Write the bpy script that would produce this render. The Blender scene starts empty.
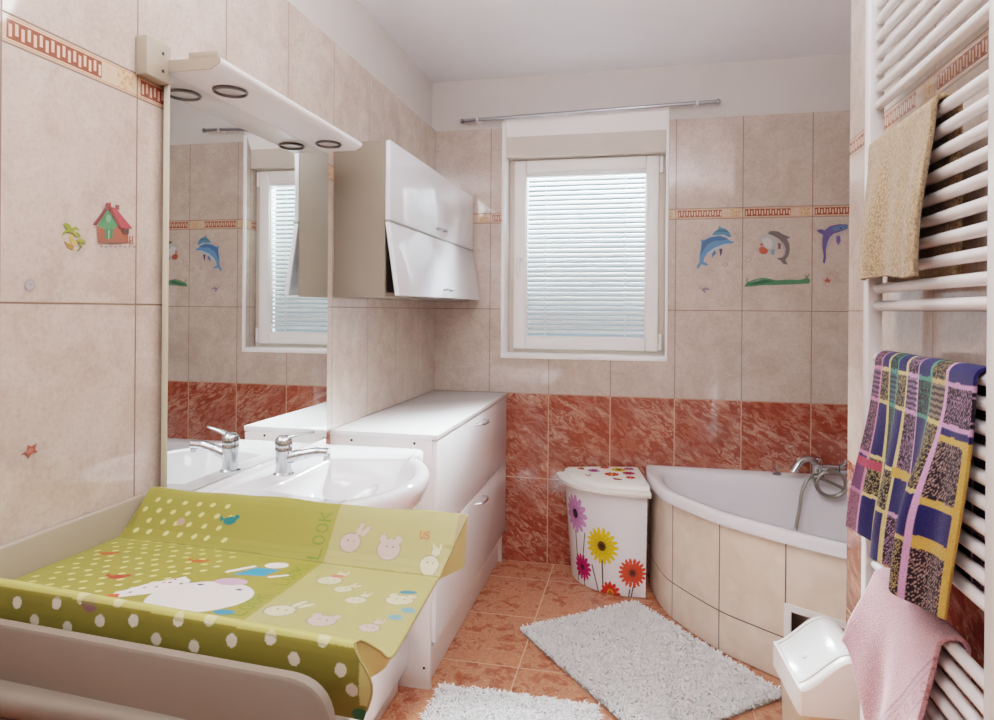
import bpy, bmesh, math, random
import numpy as np
from mathutils import Vector, Matrix
random.seed(7); np.random.seed(7)
PI = math.pi
C = bpy.context.scene.collection

# ------------------------------------------------------------------ camera model
FPX, YAW, ROLL, CY, CAMH = 661.46, .2133, .0080, 309.97, 1.3442
XL, YB, XR = -1.105, 3.488, .62          # tiled faces: left, back, right
TW, X0, YL0, YR0 = .3229, -.7949, 1.2768, 1.598
ZS1, ZS2, ZT, ZC = 1.813, 1.866, 2.324, 2.60
_s, _c = math.sin(YAW), math.cos(YAW)
FV = Vector((-_s, _c, 0)); RV = Vector((_c, _s, 0)); UV = Vector((0, 0, 1))
_R = RV*math.cos(ROLL)+UV*math.sin(ROLL); UV = UV*math.cos(ROLL)-RV*math.sin(ROLL); RV = _R
CAM = Vector((0, 0, CAMH))
def at(x, y, axis, v):                    # the point of a wall / floor plane seen at a photo pixel
    d = FV+RV*((x-497)/FPX)+UV*((CY-y)/FPX)
    return CAM+d*((v-CAM[axis])/d[axis])

# ------------------------------------------------------------------ materials
def lin(c):
    return tuple(((v/255)/12.92 if v/255 <= .04045 else ((v/255+.055)/1.055)**2.4) for v in c)
def col4(c): return lin(c)+(1,)
class NT:
    def __init__(s, name):
        s.m = bpy.data.materials.new(name); s.m.use_nodes = True
        s.t = s.m.node_tree; s.n = s.t.nodes; s.l = s.t.links
        s.bsdf = s.n['Principled BSDF']; s.out = s.n['Material Output']
    def link(s, a, b): s.l.new(a, b)
    def setin(s, sock, v):
        if hasattr(v, 'is_linked') or isinstance(v, bpy.types.NodeSocket): s.link(v, sock)
        else: sock.default_value = v
    def math(s, op, a, b=0., c=None):
        n = s.n.new('ShaderNodeMath'); n.operation = op
        s.setin(n.inputs[0], a); s.setin(n.inputs[1], b)
        if c is not None: s.setin(n.inputs[2], c)
        return n.outputs[0]
    def mix(s, f, a, b):
        n = s.n.new('ShaderNodeMix'); n.data_type = 'RGBA'
        s.setin(n.inputs[0], f); s.setin(n.inputs[6], a); s.setin(n.inputs[7], b)
        return n.outputs[2]
    def noise(s, vec, scale, detail=4, rough=.5, dist=0., dims='3D'):
        n = s.n.new('ShaderNodeTexNoise'); n.noise_dimensions = dims
        if vec is not None: s.link(vec, n.inputs['Vector'])
        n.inputs['Scale'].default_value = scale; n.inputs['Detail'].default_value = detail
        n.inputs['Roughness'].default_value = rough; n.inputs['Distortion'].default_value = dist
        return n.outputs['Fac']
    def ramp(s, v, lo, hi, a=0., b=1.):
        n = s.n.new('ShaderNodeMapRange'); n.clamp = True
        s.setin(n.inputs[0], v)
        for i, k in enumerate((lo, hi, a, b)): n.inputs[i+1].default_value = k
        return n.outputs[0]
    def coord(s): return s.n.new('ShaderNodeTexCoord').outputs['Object']
    def sep(s, v):
        n = s.n.new('ShaderNodeSeparateXYZ'); s.link(v, n.inputs[0]); return n.outputs
    def comb(s, x, y, z):
        n = s.n.new('ShaderNodeCombineXYZ')
        for i, k in enumerate((x, y, z)): s.setin(n.inputs[i], k)
        return n.outputs[0]
    def vscale(s, v, k):
        n = s.n.new('ShaderNodeVectorMath'); n.operation = 'MULTIPLY'; s.link(v, n.inputs[0]); n.inputs[1].default_value = k
        return n.outputs[0]
    def bump(s, h, strength=.2, dist=.002):
        n = s.n.new('ShaderNodeBump'); n.inputs['Strength'].default_value = strength; n.inputs['Distance'].default_value = dist
        s.link(h, n.inputs['Height']); s.link(n.outputs[0], s.bsdf.inputs['Normal'])
    def base(s, c, rough=.5, metal=0., spec=.5):
        s.setin(s.bsdf.inputs['Base Color'], c); s.setin(s.bsdf.inputs['Roughness'], rough)
        s.bsdf.inputs['Metallic'].default_value = metal; s.bsdf.inputs['Specular IOR Level'].default_value = spec

def plain(name, c, rough=.5, metal=0., spec=.5, var=.04, vscale=6., bump=0.):
    t = NT(name); co = t.coord(); n = t.noise(co, vscale, 3)
    f = t.ramp(n, .3, .7)
    d = [max(0, k*(1-var)) for k in lin(c)]+[1]; e = [min(1, k*(1+var)) for k in lin(c)]+[1]
    t.base(t.mix(f, d, e), rough, metal, spec)
    if bump:
        t.bump(t.noise(co, 220, 2), bump, .0015)
    return t.m
def attr_mat(name, rough=.5, terry=0., tscale=420, spec=.4, sheen=0., wrinkle=0., dist=.004):
    t = NT(name); a = t.n.new('ShaderNodeVertexColor'); a.layer_name = 'Col'
    c = a.outputs[0]; co = t.coord()
    if terry:
        n = t.noise(co, tscale, 2, .6)
        k = t.ramp(n, .35, .65, 1-terry, 1+terry*.6)
        m = t.n.new('ShaderNodeVectorMath'); m.operation = 'SCALE'; t.link(c, m.inputs[0]); t.link(k, m.inputs['Scale'])
        c = m.outputs[0]; t.bump(n, .9, dist)
    elif wrinkle:
        t.bump(t.noise(co, 14, 3, .5, .6), wrinkle, .006)
    t.base(c, rough, 0, spec)
    if sheen: t.bsdf.inputs['Sheen Weight'].default_value = sheen
    return t.m

def tile_wall(name, axis, off, sgn=1):
    """cream 45 cm wall tiles with meander border, two rows of veined red tiles below"""
    t = NT(name); co = t.coord(); x, y, z = t.sep(co)
    u = (x, y)[axis]
    uu = t.math('MULTIPLY', t.math('DIVIDE', t.math('SUBTRACT', u, off), TW), sgn)
    cell = t.math('FLOOR', uu); fu = t.math('SUBTRACT', uu, cell)
    du = t.math('MULTIPLY', t.math('MINIMUM', fu, t.math('SUBTRACT', 1., fu)), TW)
    dz = None
    for zz in (0., .45, .9, 1.35, ZS1, ZS2):
        d = t.math('ABSOLUTE', t.math('SUBTRACT', z, zz)); dz = d if dz is None else t.math('MINIMUM', dz, d)
    dm = t.math('MINIMUM', du, dz)
    grout = t.ramp(dm, .0013, .0026, 1., 0.)
    red = t.math('LESS_THAN', z, .9)
    row = t.math('FLOOR', t.math('DIVIDE', z, .45))
    wn = t.n.new('ShaderNodeTexWhiteNoise'); wn.noise_dimensions = '2D'
    t.link(t.comb(cell, row, 0.), wn.inputs['Vector']); tv = wn.outputs[0]
    # cream stone
    n1 = t.noise(co, 7, 6, .62, .8); n2 = t.noise(co, 34, 5, .6, .5)
    cream = t.mix(t.ramp(n1, .32, .68), col4((186, 166, 153)), col4((206, 190, 178)))
    cream = t.mix(t.ramp(n2, .52, .75, 0., .40), cream, col4((179, 153, 139)))
    cream = t.mix(t.ramp(n2, .25, .42, .35, 0.), cream, col4((214, 200, 190)))
    n3 = t.noise(co, 95, 4, .7, .3)
    cream = t.mix(t.ramp(n3, .50, .72, 0., .38), cream, col4((164, 140, 126)))
    cream = t.mix(t.ramp(n3, .28, .46, .30, 0.), cream, col4((219, 208, 199)))
    # red veined
    us = t.math('MULTIPLY', u, float(sgn))
    sa = t.math('SUBTRACT', t.math('MULTIPLY', us, .84), t.math('MULTIPLY', z, .54)); sbb = t.math('ADD', t.math('MULTIPLY', us, .54), t.math('MULTIPLY', z, .84))
    sv = t.comb(t.math('MULTIPLY', sa, 5.5), t.math('MULTIPLY', sbb, 14.), t.math('MULTIPLY', tv, 17.))
    sv2 = t.comb(t.math('MULTIPLY', sa, 15.), t.math('MULTIPLY', sbb, 34.), t.math('MULTIPLY', tv, 11.))
    v1 = t.noise(sv, 1.0, 6, .62, .9); v2 = t.noise(sv2, 1.0, 5, .65, 1.2)
    big = t.noise(t.comb(us, z, t.math('MULTIPLY', tv, 7.)), 5., 3, .5, .3)
    rd = t.mix(t.ramp(v2, .32, .68), col4((134, 64, 48)), col4((168, 94, 74)))
    st1 = t.math('MULTIPLY', t.ramp(v1, .52, .64), t.ramp(v2, .40, .62, .25, 1.))
    vein = t.ramp(t.math('ABSOLUTE', t.math('SUBTRACT', v2, .55)), 0., .05, .9, 0.)
    lt = t.math('MAXIMUM', t.math('MULTIPLY', st1, .75), t.math('MULTIPLY', vein, t.ramp(big, .42, .58, .25, .85)))
    rd = t.mix(lt, rd, col4((216, 168, 146)))
    body = t.mix(red, cream, rd)
    # border strip
    st = t.math('MULTIPLY', t.math('GREATER_THAN', z, ZS1), t.math('LESS_THAN', z, ZS2))
    v = t.math('DIVIDE', t.math('SUBTRACT', z, ZS1), ZS2-ZS1)
    k = t.math('MULTIPLY', t.math('SUBTRACT', fu, .03), 17/.66)
    fk = t.math('FRACT', k)
    odd = t.math('MODULO', t.math('FLOOR', k), 2.)
    inpat = t.math('MULTIPLY', t.math('GREATER_THAN', fu, .03), t.math('LESS_THAN', fu, .69))
    inpat = t.math('MULTIPLY', inpat, t.math('MULTIPLY', t.math('GREATER_THAN', v, .17), t.math('LESS_THAN', v, .83)))
    lo = t.math('ADD', .25, t.math('MULTIPLY', odd, .10)); hi = t.math('ADD', .68, t.math('MULTIPLY', odd, .08))
    fing = t.math('MULTIPLY', t.math('MULTIPLY', t.math('GREATER_THAN', fk, .34), t.math('LESS_THAN', fk, .86)),
                  t.math('MULTIPLY', t.math('GREATER_THAN', v, lo), t.math('LESS_THAN', v, hi)))
    sb = t.mix(t.ramp(n2, .3, .7), col4((204, 170, 146)), col4((216, 188, 166)))
    line = t.ramp(t.math('ABSOLUTE', t.math('SUBTRACT', t.math('ABSOLUTE', t.math('SUBTRACT', v, .5)), .40)), .012, .03, .6, 0.)
    sb = t.mix(line, sb, col4((190, 110, 70)))
    pat = t.mix(fing, col4((146, 84, 66)), col4((224, 186, 164)))
    sb = t.mix(inpat, sb, pat)
    sq = t.math('MULTIPLY', t.math('MULTIPLY', t.math('GREATER_THAN', fu, .82), t.math('LESS_THAN', fu, .965)),
                t.math('MULTIPLY', t.math('GREATER_THAN', v, .14), t.math('LESS_THAN', v, .86)))
    chk = t.n.new('ShaderNodeTexVoronoi'); t.link(co, chk.inputs['Vector']); chk.inputs['Scale'].default_value = 95
    sqc = t.mix(t.ramp(chk.outputs['Distance'], .2, .6), col4((190, 142, 104)), col4((212, 180, 148)))
    sb = t.mix(sq, sb, sqc)
    body = t.mix(st, body, sb)
    gc = t.mix(red, col4((122, 94, 78)), col4((206, 160, 132)))
    fin = t.mix(grout, body, gc)
    rough = t.ramp(grout, 0., 1., .065, .7)
    t.base(fin, rough, 0, .85); t.bsdf.inputs['Coat Weight'].default_value = .3; t.bsdf.inputs['Coat Roughness'].default_value = .03
    h = t.math('ADD', t.math('MULTIPLY', t.math('SUBTRACT', 1., grout), .5), t.math('MULTIPLY', n2, .02))
    t.bump(h, .35, .0015)
    return t.m

def tile_floor():
    t = NT('floor_tile'); co = t.coord(); x, y, z = t.sep(co); P = .41
    d = None; cells = []
    for u, off in ((x, -.437), (y, 2.449)):
        uu = t.math('DIVIDE', t.math('SUBTRACT', u, off), P); c = t.math('FLOOR', uu); f = t.math('SUBTRACT', uu, c)
        cells.append(c)
        dd = t.math('MULTIPLY', t.math('MINIMUM', f, t.math('SUBTRACT', 1., f)), P); d = dd if d is None else t.math('MINIMUM', d, dd)
    g = t.ramp(d, .0015, .0032, 1., 0.)
    wn = t.n.new('ShaderNodeTexWhiteNoise'); wn.noise_dimensions = '2D'; t.link(t.comb(cells[0], cells[1], 0.), wn.inputs['Vector'])
    av = t.n.new('ShaderNodeVectorMath'); t.link(co, av.inputs[0]); t.link(t.comb(0., 0., t.math('MULTIPLY', wn.outputs[0], 5.)), av.inputs[1])
    n1 = t.noise(av.outputs[0], 13, 8, .72, .5); n2 = t.noise(av.outputs[0], 55, 5, .65, .4)
    c = t.mix(t.ramp(n1, .34, .66), col4((152, 80, 58)), col4((208, 142, 112)))
    c = t.mix(t.ramp(n2, .5, .72, 0., .55), c, col4((222, 164, 128)))
    c = t.mix(t.ramp(t.math('ABSOLUTE', t.math('SUBTRACT', n1, .5)), 0., .03, .45, 0.), c, col4((228, 184, 150)))
    t.base(t.mix(g, c, col4((206, 164, 134))), t.ramp(g, 0., 1., .16, .7), 0, .5)
    t.bump(t.math('ADD', t.math('SUBTRACT', 1., g), t.math('MULTIPLY', n2, .08)), .3, .0012)
    return t.m

M = {}
M['tile_left'] = tile_wall('tile_left', 1, YL0)
M['tile_back'] = tile_wall('tile_back', 0, X0)
M['tile_right'] = tile_wall('tile_right', 1, YR0, -1)
M['floor'] = tile_floor()
M['plaster'] = plain('plaster', (205, 198, 193), .9, var=.02, bump=.1)
M['ceiling'] = plain('ceiling', (236, 236, 240), .9, var=.015)
M['white_lac'] = plain('white_lacquer', (236, 234, 234), .12, var=.01)
M['gloss_front'] = plain('gloss_front', (226, 229, 235), .05, spec=.8, var=.005)
_b = M['gloss_front'].node_tree.nodes['Principled BSDF']; _b.inputs['Coat Weight'].default_value = .6; _b.inputs['Coat IOR'].default_value = 1.5; _b.inputs['Coat Roughness'].default_value = .01
M['cab_side_shaded'] = plain('cabinet_side_shaded', (134, 122, 107), .45, var=.03)  # side tone darkened to hold the shade of the face turned from the window
M['lam_white'] = plain('white_laminate', (232, 226, 222), .3, var=.02)
M['cream_lam_shaded'] = plain('cream_laminate_shaded', (124, 112, 99), .45, var=.04)  # cream darkened to carry the shade on boards facing away from the window
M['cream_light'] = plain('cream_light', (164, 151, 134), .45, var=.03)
M['shaded_lam'] = plain('shaded_laminate', (84, 76, 68), .5)  # dark colour stands in for the unlit gap below the ledge
M['edge_grey'] = plain('grey_edge', (150, 146, 140), .4)
M['frame_edge'] = plain('mirror_edge', (206, 198, 178), .35)
M['ceramic'] = plain('ceramic', (240, 239, 240), .06, spec=.6, var=.01)
M['acrylic'] = plain('bath_acrylic', (234, 231, 234), .12, spec=.5, var=.01)
M['chrome'] = plain('chrome', (205, 208, 212), .09, metal=1, var=.02)
M['brushed'] = plain('brushed_steel', (168, 170, 175), .28, metal=1, var=.05)
M['hose'] = plain('hose_metal', (160, 156, 148), .3, metal=.9, var=.1, vscale=300)
M['dark'] = plain('dark_rubber', (40, 38, 38), .5)
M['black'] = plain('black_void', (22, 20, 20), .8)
M['enamel'] = plain('white_enamel', (216, 212, 209), .16, var=.01)
M['pvc'] = plain('window_pvc', (247, 244, 241), .3, var=.02)
M['pvc_cream'] = plain('window_frame_cream', (214, 202, 190), .35, var=.03)
M['reveal'] = plain('reveal_lit', (253, 251, 250), .6, var=.01)  # white raised to carry the daylight on soffit and jambs
M['lintel'] = plain('lintel_shaded', (214, 204, 194), .8, var=.03)  # beige carries the shade on the lintel's inner face
M['plastic_w'] = plain('white_plastic', (238, 234, 226), .3, var=.015)
M['plastic_shaded'] = plain('white_plastic_shaded', (226, 206, 182), .4, var=.02)  # bin body's shade put into the colour of white plastic
M['flap_w'] = plain('flap_plastic', (240, 239, 236), .22, var=.01)
M['spot_ring'] = plain('spot_ring', (120, 118, 116), .35, metal=1)
M['lens'] = plain('lamp_lens', (206, 204, 198), .2)
def mk_mirror():
    t = NT('mirror_glass'); t.base(col4((238, 242, 240)), .0, 1.); return t.m
M['mirror'] = mk_mirror()
def mk_panel():
    t = NT('bath_panel_tile'); co = t.coord(); n = t.noise(co, 8, 5, .6, .7)
    t.base(t.mix(t.ramp(n, .3, .7), col4((226, 203, 182)), col4((240, 222, 204))), .2); return t.m
M['panel'] = mk_panel()
M['pipe'] = plain('pad_piping', (150, 136, 84), .5)
M['joint'] = plain('dark_joint', (96, 84, 76), .8)
def mk_glass():
    t = NT('window_glass'); fr = t.n.new('ShaderNodeFresnel'); fr.inputs[0].default_value = 1.45
    tr = t.n.new('ShaderNodeBsdfTransparent'); gl = t.n.new('ShaderNodeBsdfGlossy'); gl.inputs['Roughness'].default_value = .02
    tr.inputs[0].default_value = (.93, .97, .98, 1)
    mx = t.n.new('ShaderNodeMixShader'); t.link(fr.outputs[0], mx.inputs[0]); t.link(tr.outputs[0], mx.inputs[1]); t.link(gl.outputs[0], mx.inputs[2])
    t.link(mx.outputs[0], t.out.inputs[0]); return t.m
M['glass'] = mk_glass()
def mk_slat():
    t = NT('blind_slat'); t.base(col4((240, 240, 238)), .4)
    tl = t.n.new('ShaderNodeBsdfTranslucent'); tl.inputs[0].default_value = (.9, .94, .96, 1)
    mx = t.n.new('ShaderNodeMixShader'); mx.inputs[0].default_value = .32
    t.link(t.bsdf.outputs[0], mx.inputs[1]); t.link(tl.outputs[0], mx.inputs[2]); t.link(mx.outputs[0], t.out.inputs[0]); return t.m
M['slat'] = mk_slat()
M['decal'] = attr_mat('tile_print', .15, spec=.5)
M['pad'] = attr_mat('pad_vinyl', .38, spec=.4, wrinkle=.22)
M['hamper_print'] = attr_mat('hamper_plastic', .2, spec=.5)
M['terry_beige'] = attr_mat('terry_beige', .95, terry=.42, tscale=170, spec=.1, sheen=.3)
M['terry_pink'] = attr_mat('terry_pink', .95, terry=.28, tscale=330, spec=.1, sheen=.4)
M['plaid'] = attr_mat('woven_plaid', .95, terry=.22, tscale=420, spec=.1, sheen=.15, dist=.002)
M['shag'] = attr_mat('shag_yarn', .95, spec=.1, sheen=.2)
M['rugback'] = plain('rug_backing', (170, 162, 150), .9)

# ------------------------------------------------------------------ object helpers
ROOT = {}
def thing(name, label, cat, loc=(0, 0, 0), group=None):
    o = bpy.data.objects.new(name, None); C.objects.link(o); o.location = loc; o.empty_display_size = .05
    o['label'] = label; o['category'] = cat
    if group: o['group'] = group
    return o
def tag(o, label, cat, group=None):
    o['label'] = label; o['category'] = cat
    if group: o['group'] = group
    return o
def base_of(p):
    v = Vector((0, 0, 0))
    while p is not None: v += p.location; p = p.parent
    return v
class MB:
    def __init__(s): s.v = []; s.f = []; s.mi = []; s.c = []
    def add(s, vs, fs, mi=0, col=None):
        b = len(s.v); s.v += [tuple(p) for p in vs]; s.f += [[i+b for i in f] for f in fs]; s.mi += [mi]*len(fs)
        s.c += [(lin(col)+(1,)) if col is not None else (1, 1, 1, 1)]*len(vs); return s
    def box(s, a, b, bev=.003, mi=0, seg=2, rot=None, piv=None):
        bm = bmesh.new(); bmesh.ops.create_cube(bm, size=1)
        for v in bm.verts:
            for i in range(3): v.co[i] = a[i]+(v.co[i]+.5)*(b[i]-a[i])
        bev = min(bev, .49*min(abs(b[i]-a[i]) for i in range(3)))
        if bev > 0: bmesh.ops.bevel(bm, geom=bm.edges[:], offset=bev, segments=seg, affect='EDGES', profile=.5)
        bmesh.ops.recalc_face_normals(bm, faces=bm.faces)
        if rot is not None:
            bmesh.ops.rotate(bm, verts=bm.verts, cent=piv, matrix=rot)
        bm.verts.index_update()
        s.add([v.co[:] for v in bm.verts], [[v.index for v in f.verts] for f in bm.faces], mi); bm.free(); return s
    def tube(s, pts, r, n=12, mi=0, cap=True, col=None, flat=1.0):
        pts = [Vector(p) for p in pts]; R = r if isinstance(r, (list, tuple)) else [r]*len(pts)
        T = []
        for i in range(len(pts)):
            d = pts[min(i+1, len(pts)-1)]-pts[max(i-1, 0)]; T.append(d.normalized())
        up = Vector((0, 0, 1)) if abs(T[0].z) < .9 else Vector((1, 0, 0))
        N = (up-T[0]*up.dot(T[0])).normalized(); vs = []; fs = []
        for i, p in enumerate(pts):
            N = (N-T[i]*N.dot(T[i])).normalized(); B = T[i].cross(N)
            for k in range(n):
                a = 2*PI*k/n; vs.append(p+(N*math.cos(a)*flat+B*math.sin(a))*R[i])
        for i in range(len(pts)-1):
            for k in range(n):
                fs.append([i*n+k, i*n+(k+1) % n, (i+1)*n+(k+1) % n, (i+1)*n+k])
        if cap: fs.append(list(range(n))[::-1]); fs.append([(len(pts)-1)*n+k for k in range(n)])
        return s.add(vs, fs, mi, col)
    def lathe(s, prof, c, axis=(0, 0, 1), n=28, mi=0, cap=True):
        ax = Vector(axis).normalized(); u = ax.orthogonal().normalized(); w = ax.cross(u); c = Vector(c); vs = []; fs = []
        for r, h in prof:
            for k in range(n):
                a = 2*PI*k/n; vs.append(c+ax*h+(u*math.cos(a)+w*math.sin(a))*r)
        for i in range(len(prof)-1):
            for k in range(n): fs.append([i*n+k, i*n+(k+1) % n, (i+1)*n+(k+1) % n, (i+1)*n+k])
        if cap: fs.append(list(range(n))[::-1]); fs.append([(len(prof)-1)*n+k for k in range(n)])
        return s.add(vs, fs, mi)
    def prism(s, poly, vec, mi=0):
        vec = Vector(vec); n = len(poly); vs = [Vector(p) for p in poly]; vs += [p+vec for p in vs]
        fs = [list(range(n))[::-1], list(range(n, 2*n))]+[[i, (i+1) % n, n+(i+1) % n, n+i] for i in range(n)]
        return s.add(vs, fs, mi)
    def loft(s, loops, closed=True, cap0=False, cap1=False, mi=0):
        n = len(loops[0]); vs = [p for l in loops for p in l]; fs = []
        for i in range(len(loops)-1):
            for k in range(n if closed else n-1):
                fs.append([i*n+k, i*n+(k+1) % n, (i+1)*n+(k+1) % n, (i+1)*n+k])
        if cap0: fs.append(list(range(n))[::-1])
        if cap1: fs.append([(len(loops)-1)*n+k for k in range(n)])
        return s.add(vs, fs, mi)
    def build(s, name, mats, parent=None, smooth=True, angle=40, colors=None, fix=True):
        me = bpy.data.meshes.new(name); off = base_of(parent)
        me.from_pydata([tuple(Vector(p)-off) for p in s.v], [], s.f)
        if not isinstance(mats, (list, tuple)): mats = [mats]
        for m in mats: me.materials.append(M[m])
        me.polygons.foreach_set('material_index', s.mi)
        if colors is None and any(c != (1, 1, 1, 1) for c in s.c[:50000]): colors = s.c
        if colors is not None:
            a = me.color_attributes.new('Col', 'FLOAT_COLOR', 'POINT')
            a.data.foreach_set('color', np.asarray(colors, dtype=np.float32).ravel())
        if fix:
            bm = bmesh.new(); bm.from_mesh(me); bmesh.ops.recalc_face_normals(bm, faces=bm.faces); bm.to_mesh(me); bm.free()
        if smooth:
            me.polygons.foreach_set('use_smooth', [True]*len(me.polygons)); me.set_sharp_from_angle(angle=math.radians(angle))
        me.update(); o = bpy.data.objects.new(name, me); C.objects.link(o)
        if parent is not None: o.parent = parent
        return o
def box(name, a, b, mat, parent=None, bev=.003): return MB().box(a, b, bev).build(name, mat, parent)
def struct(name, mb, mats, parent=None, smooth=True):
    o = mb.build(name, mats, parent, smooth)
    if parent is None: o['kind'] = 'structure'
    return o
def catmull(P, n=8):
    P = [Vector(p) for p in P]; out = []
    for i in range(len(P)-1):
        a, b, c, d = P[max(i-1, 0)], P[i], P[i+1], P[min(i+2, len(P)-1)]
        for k in range(n):
            t = k/n; out.append(.5*((2*b)+(c-a)*t+(2*a-5*b+4*c-d)*t*t+(3*b-a-3*c+d)*t**3))
    return out+[P[-1]]
def rounded(poly, r, n=5):
    out = []; m = len(poly)
    R = r if isinstance(r, (list, tuple)) else [r]*m
    for i in range(m):
        p = Vector(poly[i]); a = Vector(poly[i-1]); b = Vector(poly[(i+1) % m])
        if R[i] <= 0: out.append(p); continue
        d1 = (a-p); d2 = (b-p); k = min(R[i], .49*d1.length, .49*d2.length)
        s = p+d1.normalized()*k; e = p+d2.normalized()*k
        for j in range(n+1):
            t = j/n; out.append((1-t)**2*s+2*t*(1-t)*p+t*t*e)
    return out

# ------------------------------------------------------------------ painting helpers (numpy)
def sd_seg(x, y, a, b):
    px, py = x-a[0], y-a[1]; bx, by = b[0]-a[0], b[1]-a[1]
    h = np.clip((px*bx+py*by)/(bx*bx+by*by+1e-12), 0, 1); return np.hypot(px-bx*h, py-by*h)
def ell(x, y, cx, cy, rx, ry, a=0.):
    c, s = math.cos(a), math.sin(a); dx, dy = x-cx, y-cy
    return ((dx*c+dy*s)/rx)**2+((-dx*s+dy*c)/ry)**2
def inpoly(x, y, P):
    r = np.zeros(x.shape, bool); j = len(P)-1
    for i in range(len(P)):
        xi, yi = P[i]; xj, yj = P[j]
        if yi != yj: r ^= ((yi > y) != (yj > y)) & (x < (xj-xi)*(y-yi)/(yj-yi)+xi)
        j = i
    return r
def put(col, mask, c, a=1.):
    col[mask] = col[mask]*(1-a)+np.array(lin(c))*a
GLYPH = {'L': [((0, 1), (0, 0)), ((0, 0), (.6, 0))], 'K': [((0, 0), (0, 1)), ((0, .45), (.6, 1)), ((.15, .55), (.65, 0))],
         'U': [((0, 1), (0, .2)), ((0, .2), (.15, 0)), ((.15, 0), (.45, 0)), ((.45, 0), (.6, .2)), ((.6, .2), (.6, 1))],
         'S': [((.6, .85), (.45, 1)), ((.45, 1), (.15, 1)), ((.15, 1), (0, .8)), ((0, .8), (.1, .55)), ((.1, .55), (.5, .45)), ((.5, .45), (.6, .2)), ((.6, .2), (.45, 0)), ((.45, 0), (.1, 0)), ((.1, 0), (0, .15))],
         'O': [((.3+.3*math.cos(a), .5+.5*math.sin(a)), (.3+.3*math.cos(a+PI/6), .5+.5*math.sin(a+PI/6))) for a in [k*PI/6 for k in range(12)]]}
def text(col, x, y, word, org, ux, uy, h, c, w):
    """stroke lettering: org start, ux text direction, uy letter-up direction"""
    for i, ch in enumerate(word):
        ox, oy = org[0]+ux[0]*i*h*.9, org[1]+ux[1]*i*h*.9
        for a, b in GLYPH[ch]:
            A = (ox+ux[0]*a[0]*h+uy[0]*a[1]*h, oy+ux[1]*a[0]*h+uy[1]*a[1]*h)
            B = (ox+ux[0]*b[0]*h+uy[0]*b[1]*h, oy+ux[1]*b[0]*h+uy[1]*b[1]*h)
            put(col, sd_seg(x, y, A, B) < w, c)

# ================================================================== ROOM SHELL
YF = -1.0
XA, YA = 1.32, 2.17        # alcove for the bath: far right face, near face
struct('floor', MB().box((XL-.15, YF-.1, -.08), (XA+.1, YB+.3, 0), 0), 'floor', smooth=False)
struct('ceiling', MB().box((XL-.15, YF-.1, ZC), (XA+.1, YB+.3, ZC+.08), 0), 'ceiling', smooth=False)
# left wall: plaster with a tile cladding to 2.32 m
m = MB(); m.box((XL-.15, YF-.1, 0), (XL-.028, YB+.3, ZC), 0, 1); m.box((XL-.028, YF, 0), (XL, YB, ZT), 0, 0)
struct('wall_left', m, ['tile_left', 'plaster'], smooth=False)
# back wall with the window opening
WX0, WX1, WZ0, WZ1 = -.728, .138, 1.100, 2.372
DW = .20
m = MB()
for a, b in (((XL-.03, 0), (WX0, ZC)), ((WX1, 0), (XA+.1, ZC)), ((WX0, 0), (WX1, WZ0)), ((WX0, WZ1), (WX1, ZC))):
    m.box((a[0], YB+.012, a[1]), (b[0], YB+DW, b[1]), 0, 1)
for a, b in (((XL-.028, 0), (WX0, ZT)), ((WX1, 0), (XA, ZT)), ((WX0, 0), (WX1, WZ0))):
    m.box((a[0], YB, a[1]), (b[0], YB+.012, b[1]), 0, 0)
struct('wall_back', m, ['tile_back', 'plaster'], smooth=False)
# partition on the right that carries the radiator, and the alcove beyond it
m = MB(); m.box((XR, YF-.1, 0), (XR+.10, 2.19, ZC), 0, 1)
m.box((XR-.001, YF, 0), (XR+.02, 2.191, 2.595), 0, 0)
struct('wall_right', m, ['tile_right', 'plaster'], smooth=False)
struct('wall_alcove', MB().box((XA, 2.0, 0), (XA+.1, YB+.2, ZC), 0), ['tile_left'], smooth=False)
struct('wall_alcove_front', MB().box((XR+.10, YA-.12, 0), (XA, YA, ZC), 0), ['tile_back'], smooth=False)
struct('wall_front', MB().box((XL-.15, YF-.1, 0), (XR+.1, YF, ZC), 0), ['plaster'], smooth=False)
# reveal of the window: sloped soffit and jambs coloured as lit, lintel as shaded, sill
YW = YB+.115
m = MB()
m.prism([(WX0, YB+.004, WZ1+.02), (WX0, YB+.004, WZ1), (WX0, YB+.050, WZ1-.085), (WX0, YB+.06, WZ1+.02)], (WX1-WX0, 0, 0))
struct('trim_1', m, 'reveal', smooth=False)
struct('trim_2', MB().box((WX0, YB+.050, 2.175), (WX1, YW+.05, WZ1-.06), .004), 'lintel')
m = MB(); m.box((WX0-.006, YB-.004, WZ0-.006), (WX0+.012, YW+.06, 2.36), .002); struct('trim_3', m, 'reveal')
m = MB(); m.box((WX1-.014, YB-.004, WZ0-.006), (WX1-.002, YW+.06, 2.36), .002); m.box((WX1-.0145, YB-.006, WZ0-.006), (WX1-.001, YB+.012, 2.36), .002, 1); struct('trim_4', m, ['tile_left', 'reveal'])
m = MB(); m.box((WX0-.006, YB-.006, WZ0-.014), (WX1-.001, YW+.06, WZ0+.012), .003); struct('trim_5', m, 'reveal')

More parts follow.
